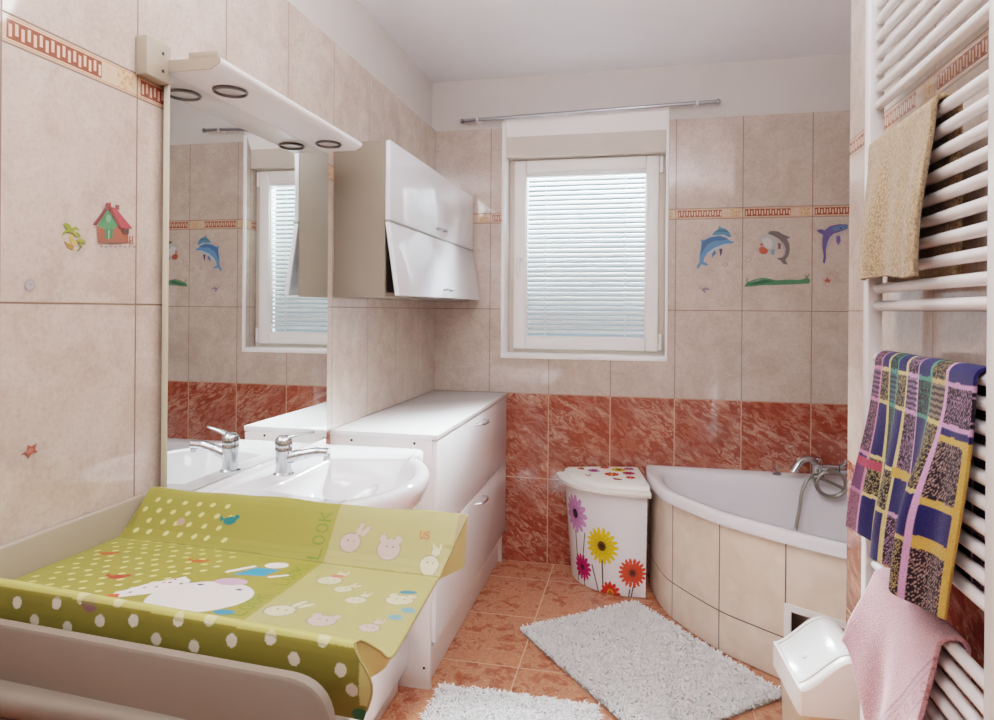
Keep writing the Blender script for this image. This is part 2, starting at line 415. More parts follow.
# ------------------------------------------------------------------ window
def ring(m, x0, x1, z0, z1, w, y0, y1, bev=.005, mi=0):
    m.box((x0, y0, z0), (x0+w, y1, z1), bev, mi); m.box((x1-w, y0, z0), (x1, y1, z1), bev, mi)
    m.box((x0+w, y0, z0), (x1-w, y1, z0+w), bev, mi); m.box((x0+w, y0, z1-w), (x1-w, y1, z1), bev, mi)
    return m
win = bpy.data.objects.new('window_1', None); C.objects.link(win); win.location = (-.3, YW, 1.6); win['kind'] = 'structure'
ring(MB(), WX0+.012, WX1-.012, WZ0+.012, 2.182, .036, YW, YW+.07).build('window_frame', 'pvc_cream', win)
SX0, SX1, SZ0, SZ1 = -.684, .092, 1.132, 2.165
ring(MB(), SX0, SX1, SZ0, SZ1, .066, YW-.022, YW+.05, .008).build('window_sash', 'pvc', win)
m = MB(); ring(m, SX0+.06, SX1-.06, SZ0+.06, SZ1-.06, .012, YW-.012, YW+.03, .003); m.build('glazing_bead', 'pvc', win)
MB().box((SX0+.05, YW+.030, SZ0+.05), (SX1-.05, YW+.034, SZ1-.05), 0).build('window_pane', 'glass', win, False)
m = MB(); m.lathe([(.013, 0), (.013, .012), (.009, .014), (.009, .03)], (-.652, YW-.022, 1.62), (0, -1, 0))
m.tube([(-.652, YW-.047, 1.632), (-.652, YW-.052, 1.60), (-.652, YW-.05, 1.52)], [.009, .010, .008], 10)
m.build('window_handle', 'white_lac', win)
for z0, z1 in ((2.075, 2.16), (1.14, 1.225)):
    m = MB(); m.tube([(.105, YW-.012, z0), (.105, YW-.012, z1)], .010, 12); m.tube([(.105, YW-.012, z0+.02), (.105, YW-.012, z0+.024)], .012, 12)
    m.build('window_hinge', 'pvc', win)
# blind inside the sash
bl = thing('venetian_blind', 'white venetian blind with closed slats inside the window sash', 'blind', (-.3, YW+.005, 1.2))
BX0, BX1, BZ0, BZ1 = -.612, .022, 1.20, 2.075
MB().box((BX0-.008, YW-.014, BZ1), (BX1+.008, YW+.012, BZ1+.028), .004).build('head_rail', 'white_lac', bl)
m = MB(); n = 33; pitch = (BZ1-BZ0-.012)/n
for k in range(n):
    zc = BZ1-.010-pitch*k; ang = math.radians(40); w = .0135; bot = 0.
    pts = []
    for q in (-1, -.5, 0, .5, 1):
        pts.append((q*w*math.cos(ang), zc+q*w*math.sin(ang)+(.0022*(1-q*q))))
    vs = [(x, YW+.006+p[0], p[1]) for x in (BX0, BX1) for p in pts]
    m.add(vs, [[i, i+1, 6+i, 5+i] for i in range(4)])
m.build('slats', 'slat', bl, True, fix=False)
m = MB(); m.box((BX0, YW-.006, BZ0-.026), (BX1, YW+.008, BZ0-.010), .003, rot=Matrix.Rotation(math.radians(1.6), 3, 'Y'), piv=(BX0, YW, BZ0))
m.build('bottom_rail', 'white_lac', bl)
for x in (-.51, -.08):
    MB().tube([(x, YW-.011, BZ0-.02), (x, YW-.011, BZ1)], .0022, 6).build('ladder_cord', 'white_lac', bl)
# curtain rod above the window
rod = thing('curtain_rod', 'thin grey metal curtain rod above the window, slightly tilted', 'curtain rod', (-.3, 3.44, 2.37))
A, B = Vector((-.938, 3.44, 2.361)), Vector((.360, 3.44, 2.389))
MB().tube([A, B], .0095, 14).build('rod', 'brushed', rod)
for P, s in ((A, -1), (B, 1)):
    MB().lathe([(.004, 0), (.013, .004), (.014, .012), (.008, .02), (.002, .022)], P, (s, 0, 0), 16).build('finial', 'brushed', rod)
for f in (.06, .93):
    P = A.lerp(B, f); m = MB(); m.tube([P, P+Vector((0, .052, 0))], .004, 8); m.lathe([(.013, 0), (.013, .006)], P+Vector((0, .056, 0)), (0, -1, 0), 14)
    m.lathe([(.0125, -.005), (.0125, .005)], P, (1, 0, 0), 14)
    m.build('bracket', 'white_lac', rod)

# ================================================================== LEFT SIDE FURNITURE
# wall cabinet with two flap doors
X1c = -.905; zc0, zc1, zsp = 1.388, 1.955, 1.664; y0c, y1c = 2.25, 3.47
wc = thing('wall_cabinet', 'glossy white wall cabinet above the low cabinet, lower flap ajar', 'cabinet', (-1.0, 2.86, zc0))
m = MB()
m.box((XL+.001, y0c, zc0), (X1c, y0c+.018, zc1), .0015); m.box((XL+.001, y1c-.018, zc0), (X1c, y1c, zc1), .0015)
m.box((XL+.002, y0c+.0175, zc1-.018), (X1c-.001, y1c-.0175, zc1-.0005), .0015); m.box((XL+.002, y0c+.0175, zc0+.0005), (X1c-.001, y1c-.0175, zc0+.018), .0015)
m.box((XL+.001, y0c+.01, zc0+.01), (XL+.008, y1c-.01, zc1-.01), 0); m.box((XL+.005, y0c+.01, zsp-.009), (X1c-.004, y1c-.01, zsp+.009), .001)
m.build('carcass', 'cab_side_shaded', wc)
def flap(z0, z1, tilt, nm):
    rot = Matrix.Rotation(math.radians(-tilt), 3, 'Y'); piv = (X1c+.001, 0, z1)
    m = MB(); m.box((X1c+.001, y0c, z0), (X1c+.019, y1c, z1), .002, rot=rot, piv=piv)
    d = m.build('flap_door', 'gloss_front', wc)
    h = MB(); ym = 2.86
    h.tube([(X1c+.018, ym-.05, z0+.035), (X1c+.040, ym-.048, z0+.035), (X1c+.044, ym-.03, z0+.035), (X1c+.044, ym+.03, z0+.035), (X1c+.040, ym+.048, z0+.035), (X1c+.018, ym+.05, z0+.035)], .005, 10)
    Rm = rot
    h.v = [tuple(Rm @ (Vector(p)-Vector(piv))+Vector(piv)) for p in h.v]
    h.build('handle', 'brushed', d)
flap(zsp+.004, zc1, 0, 'upper'); flap(zc0+.002, zsp-.004, 8.5, 'lower')
MB().box((X1c+.002, y0c-.001, zsp-.0042), (X1c+.022, y1c+.001, zsp+.0042), .001).build('hinge_strip', 'edge_grey', wc)

# low cabinet under it
lx, ly0, ly1 = -.715, 2.235, 3.478
lc = thing('low_cabinet', 'white low cabinet with two long fronts along the left wall by the window', 'cabinet', (-.9, 2.86, 0))
m = MB(); m.box((XL+.001, ly0, 0), (lx, ly0+.018, .882), .001); m.box((XL+.001, ly1-.018, 0), (lx, ly1, .882), .001)
m.box((XL+.002, ly0+.017, .12), (lx-.003, ly1-.017, .138), .001); m.box((XL+.001, ly0+.01, .12), (XL+.01, ly1-.01, .88), 0)
m.build('carcass', 'lam_white', lc)
MB().box((XL+.001, ly0-.002, .882), (-.695, ly1+.004, .901), .002).build('top_panel', 'white_lac', lc)
MB().box((lx-.035, ly0+.018, .001), (lx-.018, ly1-.018, .135), .001).build('plinth', 'lam_white', lc)
for z0, z1 in ((.168, .531), (.536, .878)):
    d = MB().box((lx+.001, ly0+.001, z0), (-.697, ly1-.002, z1), .002).build('front_panel', 'white_lac', lc)
    h = MB(); zz = z1-.035
    h.tube([(-.698, 2.80, zz), (-.672, 2.805, zz+.003), (-.664, 2.83, zz), (-.664, 2.90, zz-.003), (-.672, 2.925, zz), (-.698, 2.93, zz)], [.007, .006, .005, .005, .006, .007], 10)
    h.build('handle', 'chrome', d)
for (X, Z) in ((-1.02, .868), (-.78, .868), (-.742, .355), (-.738, .075)):
    MB().lathe([(.005, 0), (.005, .0012), (.002, .0016)], (X, ly0, Z), (0, -1, 0), 12).build('screw_cap', 'dark', lc)

# vanity unit beneath the basin
vx, vy0, vy1 = -.808, 1.345, 2.205
vu = thing('vanity_unit', 'white vanity cabinet under the washbasin with recessed plinth', 'cabinet', (-.95, 1.76, 0))
m = MB(); m.box((XL+.001, vy0, .0), (vx, vy0+.018, .80), .001); m.box((XL+.001, vy1-.018, 0.), (vx-.02, vy1, .80), .001)
m.box((XL+.002, vy0+.017, .08), (vx-.003, vy1-.017, .098), .001); m.box((XL+.002, vy0+.017, .70), (XL+.02, vy1-.017, .80), .001); m.build('carcass', 'lam_white', vu)
for a, b in ((vy0+.002, 1.758), (1.762, vy1)):
    d = MB().box((vx+.001, a, .086), (vx+.019, b, .80), .002).build('door', 'white_lac', vu)
    h = MB(); yh = 1.70 if a < 1.5 else 1.82
    h.tube([(vx+.018, yh, .60), (vx+.042, yh, .605), (vx+.046, yh, .64), (vx+.042, yh, .675), (vx+.018, yh, .68)], .005, 10); h.build('handle', 'chrome', d)
MB().box((vx-.032, vy0+.02, .001), (vx-.014, vy1-.004, .085), .001).build('plinth', 'lam_white', vu)

# washbasin
wb = thing('washbasin', 'white ceramic washbasin with wide deck under the mirror', 'washbasin', (-.9, 1.76, .70))
by0, by1, bc = 1.345, 2.150, 1.748; zr = .868
def outl(k, ins=0.):
    """outline of the basin: deck with shoulders and a round bowl bulging to the front"""
    pts = []
    xs = -.712-ins; xb = XL+.002
    pts.append((xb, by0+ins)); pts.append((xs-.02, by0+ins)); pts.append((xs-.005, by0+.006+ins)); pts.append((xs, by0+.02+ins)); pts.append((xs-.003, by0+.045)); pts.append((xs+.006, by0+.068))
    a0, a1 = -62, 62
    for i in range(31):
        a = math.radians(a0+(a1-a0)*i/30)
        pts.append((-.850+(.262-ins)*math.cos(a), bc+(.330-ins)*math.sin(a)))
    pts += [(xs+.006, by1-.068), (xs-.003, by1-.045), (xs, by1-.02-ins), (xs-.005, by1-.006-ins), (xs-.02, by1-ins), (xb, by1-ins)]
    return pts
O0 = outl(0)
n = len(O0)
def lp(pts, z): return [(x, y, z) for x, y in pts]
# bowl opening (same vertex count, angular matching)
def inner(sx, sy, cx, z):
    L = []
    for (x, y) in O0:
        a = math.atan2((y-bc)/.40, (x+.86)/.24)
        L.append((cx+sx*math.cos(a), bc+sy*math.sin(a), z))
    return L
def shrink(pts, f, z, cx=-.90):
    return [(max(cx+(x-cx)*f, XL+.002) if x > XL+.01 else XL+.002, bc+(y-bc)*f, z) for x, y in pts]
loops = [shrink(O0, .55, .70), shrink(O0, .80, .74), shrink(O0, .95, .80), lp(O0, .838), lp(O0, .858)]
loops += [lp(outl(0, .006), zr), lp(outl(0, .014), zr+.002)]
loops += [inner(.198, .270, -.818, zr+.003), inner(.189, .262, -.818, zr-.006), inner(.178, .250, -.820, zr-.03), inner(.155, .215, -.823, zr-.075), inner(.115, .16, -.815, zr-.110), inner(.03, .03, -.82, zr-.122)]
m = MB(); m.loft(loops, True, True, True)
m.box((XL+.001, by0, zr-.03), (XL+.030, by1, zr+.022), .008, seg=3)
m.build('basin', 'ceramic', wb, angle=60)
m = MB(); m.lathe([(.026, 0), (.026, .003), (.018, .004)], (-.82, bc, zr-.121), (0, 0, 1), 24); m.build('drain', 'chrome', wb)
m = MB(); m.lathe([(.010, 0), (.010, .003)], at(301, 487, 0, -.993), (.95, 0, .3), 16); m.build('overflow_hole', 'dark', wb)
# mixer tap
tp = thing('basin_mixer_tap', 'chrome single lever mixer tap on the washbasin', 'tap', (-.99, 1.72, zr))
tx, ty = -.990, 1.715
m = MB(); m.lathe([(.029, 0), (.029, .006), (.024, .010), (.022, .03), (.0225, .055), (.024, .07), (.024, .082), (.018, .090)], (tx, ty, zr), (0, 0, 1), 26); m.build('body', 'chrome', tp)
m = MB(); m.tube(catmull([(tx+.01, ty, zr+.048), (tx+.05, ty+.004, zr+.060), (tx+.10, ty+.008, zr+.070), (tx+.135, ty+.01, zr+.070)], 6), [.0165]*7+[.014]*6+[.0125]*6, 16)
m.lathe([(.010, 0), (.010, .018)], (tx+.128, ty+.01, zr+.048), (0, 0, 1), 16); m.build('spout', 'chrome', tp)
m = MB(); m.lathe([(.024, .082), (.025, .092), (.023, .105), (.014, .113), (.002, .115)], (tx, ty, zr), (0, 0, 1), 24)
m.tube(catmull([(tx-.012, ty, zr+.098), (tx+.035, ty+.008, zr+.114), (tx+.085, ty+.016, zr+.124)], 6), [.013, .013, .012, .011, .011, .010, .010, .009, .009, .008, .008, .007, .006], 14, flat=.55)
m.build('lever', 'chrome', tp)

# mirror with its light canopy
XM = -1.075
mir = thing('wall_mirror', 'large frameless wall mirror above the washbasin', 'mirror', (XM, 1.745, .9))
m = MB(); m.add([(XM, 1.345, .893), (XM, 2.147, .893), (XM, 2.147, 1.888), (XM, 1.345, 1.888)], [[0, 1, 2, 3]]); m.build('mirror_glass', 'mirror', mir, False, fix=False)
MB().box((XM-.016, 1.343, .891), (XM-.001, 2.149, 1.888), .001).box((XL+.001, 1.37, .92), (XM-.012, 2.12, 1.86), 0).build('backing_panel', 'frame_edge', mir)
cn = thing('mirror_light_canopy', 'white light canopy over the mirror with two recessed spotlights', 'light', (-1.0, 1.72, 1.89))
cy0, cy1, cz = 1.338, 2.122, 1.889
prof = rounded([(XL+.001, cz), (-.962, cz), (-.938, cz+.014), (-.938, cz+.027), (XL+.001, cz+.027)], [0, 0, .008, .006, 0], 4)
prof = [(p[0], p[1]) for p in [(q.x, q.y) for q in [Vector((a[0], a[1])) for a in prof]]]
m = MB(); m.prism([(x, cy0, z) for x, z in prof], (0, cy1-cy0, 0)); m.build('canopy_body', 'white_lac', cn)
m = MB(); m.prism([(x, cy0-.003, z) for x, z in prof], (0, .003, 0)); m.box((-1.02, cy0-.0032, cz+.026), (-.944, cy0+.012, cz+.041), .002); m.build('end_cap', 'cream_light', cn)
for Y in (1.478, 2.012):
    s = MB(); s.lathe([(.040, 0), (.043, -.003), (.041, -.007), (.038, -.008), (.036, -.002), (.036, -.0005)], (-1.008, Y, cz), (0, 0, 1), 32, cap=False)
    s = s.build('spotlight', 'spot_ring', cn)
    MB().lathe([(.0355, -.0012), (.020, -.003), (.002, -.0035)], (-1.008, Y, cz), (0, 0, 1), 24).build('lamp_lens', 'lens', s)
jb = MB(); jb.box((XL+.001, 1.268, 1.862), (XM+.002, 1.346, 1.950), .004)
for z in (1.925, 1.885): jb.lathe([(.004, 0), (.004, .001)], (XM+.002, 1.318, z), (1, 0, 0), 10, mi=1)
tag(jb.build('junction_box', ['cream_light', 'dark']), 'small cream junction box on the wall left of the light canopy', 'junction box')

# ------------------------------------------------------------------ changing table
ct = thing('changing_table', 'white changing table against the left wall holding the green changing pad', 'changing table', (-.85, 1.02, 0))
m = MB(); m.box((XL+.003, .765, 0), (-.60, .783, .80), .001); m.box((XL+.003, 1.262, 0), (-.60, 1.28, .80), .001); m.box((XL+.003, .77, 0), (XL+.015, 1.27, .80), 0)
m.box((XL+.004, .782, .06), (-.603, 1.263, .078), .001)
m.build('cabinet_body', 'shaded_lam', ct)
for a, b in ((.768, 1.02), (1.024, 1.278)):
    d = MB().box((-.60, a, .08), (-.582, b, .785), .002).build('door', 'cream_lam_shaded', ct)
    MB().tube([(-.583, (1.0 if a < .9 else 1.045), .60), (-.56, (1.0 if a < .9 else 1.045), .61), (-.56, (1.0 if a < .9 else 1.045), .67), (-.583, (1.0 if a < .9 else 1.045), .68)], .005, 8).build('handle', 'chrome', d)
# worktop with a rounded near edge
pr = rounded([(.738, .778), (.738, .812), (1.29, .812), (1.29, .778)], [.016, .016, 0, 0], 5)
m = MB(); m.prism([(XL+.003, p.x, p.y) for p in [Vector(q) for q in pr]], (.545, 0, 0)); m.build('worktop', 'cream_lam_shaded', ct)
# tray boards: back, far, near (rounded front end)
MB().box((XL+.002, .80, .812), (XL+.020, 1.31, .922), .004).build('back_board', 'cream_light', ct)
def board(ya, yb, x1, z1):
    po = [(XL+.02, .812), (x1-.02, .812), (x1, .79), (x1, z1), (XL+.02, z1)]
    po = rounded([(XL+.02, .800), (x1, .760), (x1, z1), (XL+.02, z1)], [0, .01, .085, 0], 9)
    sl = (yb-ya)/(x1-XL-.02); P = [Vector(p) for p in po]
    lo = []
    for d, e in ((0, .004), (.003, 0), (.017, 0), (.020, .004)):
        lo.append([(p.x-(e if p.x > -.6 else 0), ya+sl*(p.x-XL-.02)+d, p.y-(e if p.y > .81 else 0)) for p in P])
    return MB().loft(lo, True, True, True)
board(.786, .738, -.362, .888).build('side_board', 'cream_lam_shaded', ct)
board(1.318, 1.297, -.520, .888).build('side_board', 'cream_lam_shaded', ct)

# changing pad -------------------------------------------------------
NX, NS = 440, 420
KEY = ['nb', 'nt', 'ni', 'nc', 'fc', 'ft', 'fo', 'fb']
def section(t):
    xx = -1.078+t*(-.335+1.078); k = min(1, max(0, (xx+.41)/.08)); ZBn = .808; ZBf = .813+.088*k*k
    yn = .846-.046*t; yf = 1.276-.031*t; yc = 1.216-.043*t
    return [(yn+.006, ZBn), (yn-.004, .862), (yn+.004, .914-.010*t), (yn+.018, .919-.011*t), (yn+.080-.01*t, .858), (yc, .855), (yf-.006, .936), (yf+.012, .945), (yf+.026, .93), (yf+.030, ZBf)]
QK = [0, .5, 1, 1.3, 3, 4, 5, 5.3, 6, 7]
XF = [-.348, -.328, -.364, -.360, -.336, -.358, -.327, -.326, -.332, -.350]
def smooth_curve(P, it=2):
    P = [np.array(p) for p in P]
    for _ in range(it):
        Q = [P[0]]
        for a, b in zip(P[:-1], P[1:]):
            d = np.linalg.norm(b[:2]-a[:2]); r = min(.25, .010/max(d, 1e-6)) if d > .04 else .25
            Q += [a+(b-a)*r, b-(b-a)*r]
        P = Q+[P[-1]]
    return np.array(P)
T = np.linspace(0, 1, NX); G = np.zeros((NX, NS, 3)); Q = np.zeros((NX, NS)); xl = -1.086
ref = None
for i, t in enumerate(T):
    P = smooth_curve([(a[0], a[1], q, xf) for a, q, xf in zip(section(t), QK, XF)])
    d = np.concatenate([[0], np.cumsum(np.hypot(np.diff(P[:, 0]), np.diff(P[:, 1])))]); s = np.linspace(0, d[-1], NS)
    y, z, q, xf = (np.interp(s, d, P[:, k]) for k in range(4))
    G[i, :, 0] = xl+t*(xf-xl); G[i, :, 1] = y; G[i, :, 2] = z; Q[i] = q
# puffiness
x, y, z = G[..., 0], G[..., 1], G[..., 2]
onb = np.clip(np.minimum(Q-2.6, 4.3-Q), 0, .4)/.4
z += onb*.003*(np.sin(x*9)*np.cos(y*14))-.004*np.exp(-((Q-4)/.05)**2)
z -= .004*np.exp(-((x-(XF[4]))/.025)**2)*(Q > 2.5)*(Q < 4.5)
# far rim lowers at the wall end
wob = .002*np.sin(x*16+1)+.001*np.sin(x*41); z += wob*np.clip(Q-4.4, 0, 1)*(Q < 6.5)
lowL = np.clip((xl+.022-x)/.022, 0, 1)
z -= lowL*np.clip(Q-4, 0, 1)*np.clip(7-Q, 0, 1)*.035
col = np.zeros((NX, NS, 3)); OL, PA = lin((144, 136, 66)), lin((170, 162, 96))
col[:] = np.array(OL)
XS = -.597+(y-1.05)*.0
far = Q >= 4; near = Q <= 1.3; basem = ~far & ~near
FD = (Q-4)*.095                                    # distance up the far slope
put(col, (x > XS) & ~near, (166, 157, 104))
put(col, near, (122, 115, 52))  # shade of the near face put into a darker olive
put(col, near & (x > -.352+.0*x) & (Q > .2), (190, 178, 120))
# near face: white dots
rng = random.Random(3)
for px, py in ((14, 604), (53, 605), (98, 622), (131, 622), (175, 622), (33, 621), (66, 628), (155, 640), (193, 647), (230, 642), (268, 640), (320, 643), (293, 660), (340, 671), (351, 691), (76, 600), (112, 604), (205, 622)):
    P = at(px, py, 1, .82); P = at(px, py, 1, .842-.046*(P.x-xl)/.745)
    put(col, near & (ell(x, z, P.x, P.z, .0088, .0088) < 1), (206, 198, 180))
put(col, near & (ell(x, z, -.796, .903, .015, .010, -.3) < 1), (116, 84, 88))
put(col, near & (ell(x, z, -.352, .815, .012, .010) < 1), (40, 96, 70))
# dots of the left half, on base and rim
for a in range(14):
    for b in range(16):
        dx = -1.06+a*.034+(b % 2)*.017+rng.uniform(-.004, .004); dy = .90+b*.023+rng.uniform(-.003, .003)
        if dx < -.76-(dy < 1.0)*.07 and not (abs(dx+.725) < .09 and dy < 1.06):
            put(col, basem & (ell(x, y, dx, dy, .0065, .0040, .5) < 1), (206, 198, 132))
    for b in range(4):
        dx = -1.05+a*.036+(b % 2)*.018+rng.uniform(-.004, .004); df = .014+b*.022
        if dx < -.83: put(col, far & (Q < 5.2) & (ell(x, FD, dx, df, .0065, .0045, .6) < 1), (206, 198, 132))
def bird(msk, X, Y, cx, cy, s, c):
    put(col, msk & (ell(X, Y, cx, cy, .016*s, .0085*s, .1) < 1), c); put(col, msk & (ell(X, Y, cx+.015*s, cy+.009*s, .0065*s, .005*s) < 1), c)
    put(col, msk & inpoly(X, Y, [(cx-.013*s, cy+.002*s), (cx-.027*s, cy+.010*s), (cx-.024*s, cy-.004*s)]), c)
bird(basem, x, y, -1.025, 1.116, .9, (176, 74, 40)); bird(basem, x, y, -.919, 1.022, 1.0, (172, 58, 44)); bird(basem, x, y, -.824, 1.118, .9, (180, 82, 40))
bird(far, x, FD, -.835, .052, .95, (30, 110, 110)); put(col, far & (ell(x, FD, -.950, .04, .010, .008) < 1), (178, 150, 130))
put(col, (Q > 5.2) & (ell(x, z, -1.055, .935, .014, .012) < 1), (120, 92, 80))
# patterned cloth shape
fl = inpoly(x, y, [(-.862, .950), (-.80, .985), (-.775, 1.035), (-.800, 1.05), (-.845, 1.01), (-.875, .965)]) & basem
put(col, fl, (226, 218, 212))
for k in range(30):
    put(col, fl & (ell(x, y, -.87+rng.random()*.1, .95+rng.random()*.1, .003, .003) < 1), rng.choice([(170, 70, 60), (90, 110, 140), (150, 120, 120)]))
put(col, basem & (ell(x, y, -.872, .955, .015, .008, .5) < 1), (200, 90, 50))
# big white face, purple nose, blue scarf, little companion
put(col, basem & (ell(x, y, -.722, .985, .088, .062, .25) < 1), (220, 212, 206))
put(col, basem & (ell(x, y, -.708, 1.052, .030, .015, .1) < 1), (196, 160, 178))
for dx, dy in ((-.752, 1.028), (-.675, 1.025)):
    put(col, basem & (ell(x, y, dx, dy, .006, .0035) < 1), (70, 80, 110))
put(col, basem & inpoly(x, y, [(-.725, 1.080), (-.668, 1.090), (-.655, 1.125), (-.700, 1.122)]), (60, 140, 178))
put(col, basem & (ell(x, y, -.672, 1.142, .022, .014, .3) < 1), (226, 218, 208)); put(col, basem & (sd_seg(x, y, (-.74, 1.09), (-.71, 1.125)) < .005), (226, 218, 208))
put(col, basem & (sd_seg(x, y, (-.655, 1.09), (-.63, 1.105)) < .004), (226, 218, 208))
for dx, dy in ((-.80, .932), (-.645, .940)):
    put(col, basem & (ell(x, y, dx, dy, .018, .009) < 1), (56, 128, 160))
# lettering beside the colour change
for k, (oy) in enumerate((.905, 1.050)):
    text(col, x, y, 'LOOK', (-.612, oy), (0, 1), (-1, 0), .030, (110, 132, 44), .0014) if False else None
def text_m(msk, X, Y, *a):
    tmp = col.copy(); text(tmp, X, Y, *a); col[msk] = tmp[msk]
text_m(basem, x, y, 'LOOK', (-.609, .935), (0, 1), (-1, 0), .025, (100, 126, 44), .0014)
text_m(basem, x, y, 'LOOK', (-.609, 1.065), (0, 1), (-1, 0), .025, (100, 126, 44), .0014)
text_m(far & (Q < 5.2), x, FD, 'LOOK', (-.609, .004), (0, 1), (-1, 0), .025, (100, 126, 44), .0014)
# drawings of the pale half: outlined animals
def beast(msk, X, Y, cx, cy, s, body, ears, extra=None, a=0.):
    s = s*.84
    O = (134, 118, 92)
    for r in (1.08, 1.0):
        c = O if r > 1 else body
        put(col, msk & (ell(X, Y, cx, cy, .024*s*r, .019*s*r, a) < 1), c)
        if ears == 'rabbit':
            put(col, msk & (ell(X, Y, cx+.016*s, cy+.030*s, .005*s*r*1.1, .016*s*r, -.35) < 1), c)
            put(col, msk & (ell(X, Y, cx+.030*s, cy+.026*s, .005*s*r*1.1, .014*s*r, -.7) < 1), c)
        elif ears == 'round':
            for dx in (-.017, .017): put(col, msk & (ell(X, Y, cx+dx*s, cy+.018*s, .0075*s*r, .0075*s*r) < 1), c)
        else:
            put(col, msk & (ell(X, Y, cx+.010*s, cy+.030*s, .011*s*r, .010*s*r) < 1), c)
            for dx in (.002, .020): put(col, msk & (ell(X, Y, cx+dx*s, cy+.042*s, .003*s*r, .007*s*r) < 1), c)
    for dx in (-.006, .008): put(col, msk & (ell(X, Y, cx+dx*s, cy+.004*s, .0018*s, .0018*s) < 1), (70, 60, 60))
    if extra: put(col, msk & (ell(X, Y, cx+extra[0], cy+extra[1], .016*s, .007*s, .1) < 1), extra[2])
W1, W2 = (198, 190, 158), (186, 168, 156)
beast(basem, x, y, -.545, 1.105, 1.1, W1, 'head', (.005, .022, (196, 110, 96)))
beast(basem, x, y, -.562, .965, 1.25, W1, 'rabbit'); beast(basem, x, y, -.480, .948, 1.15, W2, 'round'); beast(basem, x, y, -.463, 1.035, .9, W1, 'head')
beast(basem, x, y, -.392, 1.052, 1.15, W1, 'round', (.004, .034, (52, 124, 144))); beast(basem, x, y, -.400, .945, .8, W2, 'head'); beast(basem, x, y, -.505, 1.075, .8, W1, 'rabbit')
beast(far & (Q < 5.3), x, FD, -.553, .036, 1.05, W2, 'rabbit'); beast(far & (Q < 5.3), x, FD, -.470, .032, 1.15, W2, 'round'); beast(far & (Q < 5.3), x, FD, -.382, .014, .9, W1, 'head')
for dx, dy in ((-.375, .99), (-.365, 1.02)): put(col, basem & (ell(x, y, dx, dy, .012, .010) < 1), (110, 150, 156))
text_m(far & (Q < 5.3), x, FD, 'US', (-.412, .056), (1, 0), (0, 1), .012, (186, 100, 56), .0013)
# seams, piped corner and pale rim tops
put(col, (np.abs(Q-4) < .012) & (x > -1.0), (120, 112, 48), .6); put(col, np.abs(Q-.96) < .03, (120, 114, 36), .55)
put(col, (Q > 1.0) & (Q < 1.30), (204, 196, 120), .6)  # highlight painted along the near rim's top edge
put(col, (x > -.343+.0*x) & far & (Q < 5.6) & (Q > 4.2), (150, 130, 98), .8)
put(col, (Q > 5.25) & (Q < 5.5), (188, 178, 110), .5)
V = G.reshape(-1, 3).tolist(); idx = np.arange(NX*NS).reshape(NX, NS)
F = np.stack([idx[:-1, :-1], idx[1:, :-1], idx[1:, 1:], idx[:-1, 1:]], -1).reshape(-1, 4).tolist()
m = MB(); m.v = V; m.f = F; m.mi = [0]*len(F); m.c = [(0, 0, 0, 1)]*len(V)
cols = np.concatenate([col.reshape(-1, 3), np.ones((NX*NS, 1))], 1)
# end caps + underside: bottom strip closes the section
capi = []; capc = []
for i in (NX-1, 0):
    b = len(m.v); L = [G[i, j] for j in range(0, NS, 4)]+[G[i, NS-1]]
    yb0, yb1 = L[0][1], L[-1][1]; c0 = len(m.v); capi.append(c0)
    m.v += [tuple(p) for p in L]; nL = len(L); capc += [lin((196, 186, 128))+(1,)]*nL
    # inner fan to a bottom line so the U section closes correctly
    zb_ = .843 if i else .813
    bot = [(p[0]-(.006 if i else 0), min(max(p[1], L[0][1]+.010), L[-1][1]-.008), min(p[2]-.002, zb_)) for p in L]; m.v += bot; capc += [lin((190, 180, 120))+(1,)]*nL
    for j in range(nL-1):
        m.f.append([c0+j, c0+j+1, c0+nL+j+1, c0+nL+j]); m.mi.append(0)
for j in range(nL-1):
    a_, b_ = capi[0]+nL+j, capi[1]+nL+j; m.f.append([a_, a_+1, b_+1, b_]); m.mi.append(0)
cols = np.concatenate([cols, np.array(capc)], 0)
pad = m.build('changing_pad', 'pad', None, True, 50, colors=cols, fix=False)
tag(pad, 'green printed wipe-clean changing pad with raised rims lying on the changing table', 'changing pad')
# piped seams as a part
m = MB()
e = [tuple(G[-1, j]) for j in range(10, int(NS*.9), 6)]
m.tube(e, .0017, 8); m.build('piping', 'pipe', pad)

# ================================================================== TILE PRINTS
def decal(name, label, cat, wall, layers, group=None):
    """flat printed motif: layers of (colour, [photo pixels]) laid on the tiled wall"""
    m = MB(); step = 0
    for c, P in layers:
        step += 1; d = .0012+.00025*step
        if wall == 'back': pts = [at(px, py, 1, YB)-Vector((0, d, 0)) for px, py in P]
        else: pts = [at(px, py, 0, XL)+Vector((d, 0, 0)) for px, py in P]
        # fan from centroid keeps thin concave outlines intact
        from mathutils.geometry import tessellate_polygon
        c = tuple(.72*a_+.28*b_ for a_, b_ in zip(c, (186, 164, 150)))
        tri = tessellate_polygon([pts]); m.add(pts, [list(t) for t in tri], 0, c)
    o = m.build(name, 'decal', None, False)
    return tag(o, label, cat, group)
def zp(P, ox, oy, k): return [(ox+a/k, oy+b/k) for a, b in P]
def oval(cx, cy, rx, ry, n=14, a=0.):
    c, s = math.cos(a), math.sin(a)
    return [(cx+rx*math.cos(t)*c-ry*math.sin(t)*s, cy+rx*math.cos(t)*s+ry*math.sin(t)*c) for t in [2*PI*k/n for k in range(n)]]
kz = 994/180.; zb = lambda P: zp(P, 680, 210, kz)
PR = 'printed motifs on the cream wall tiles'
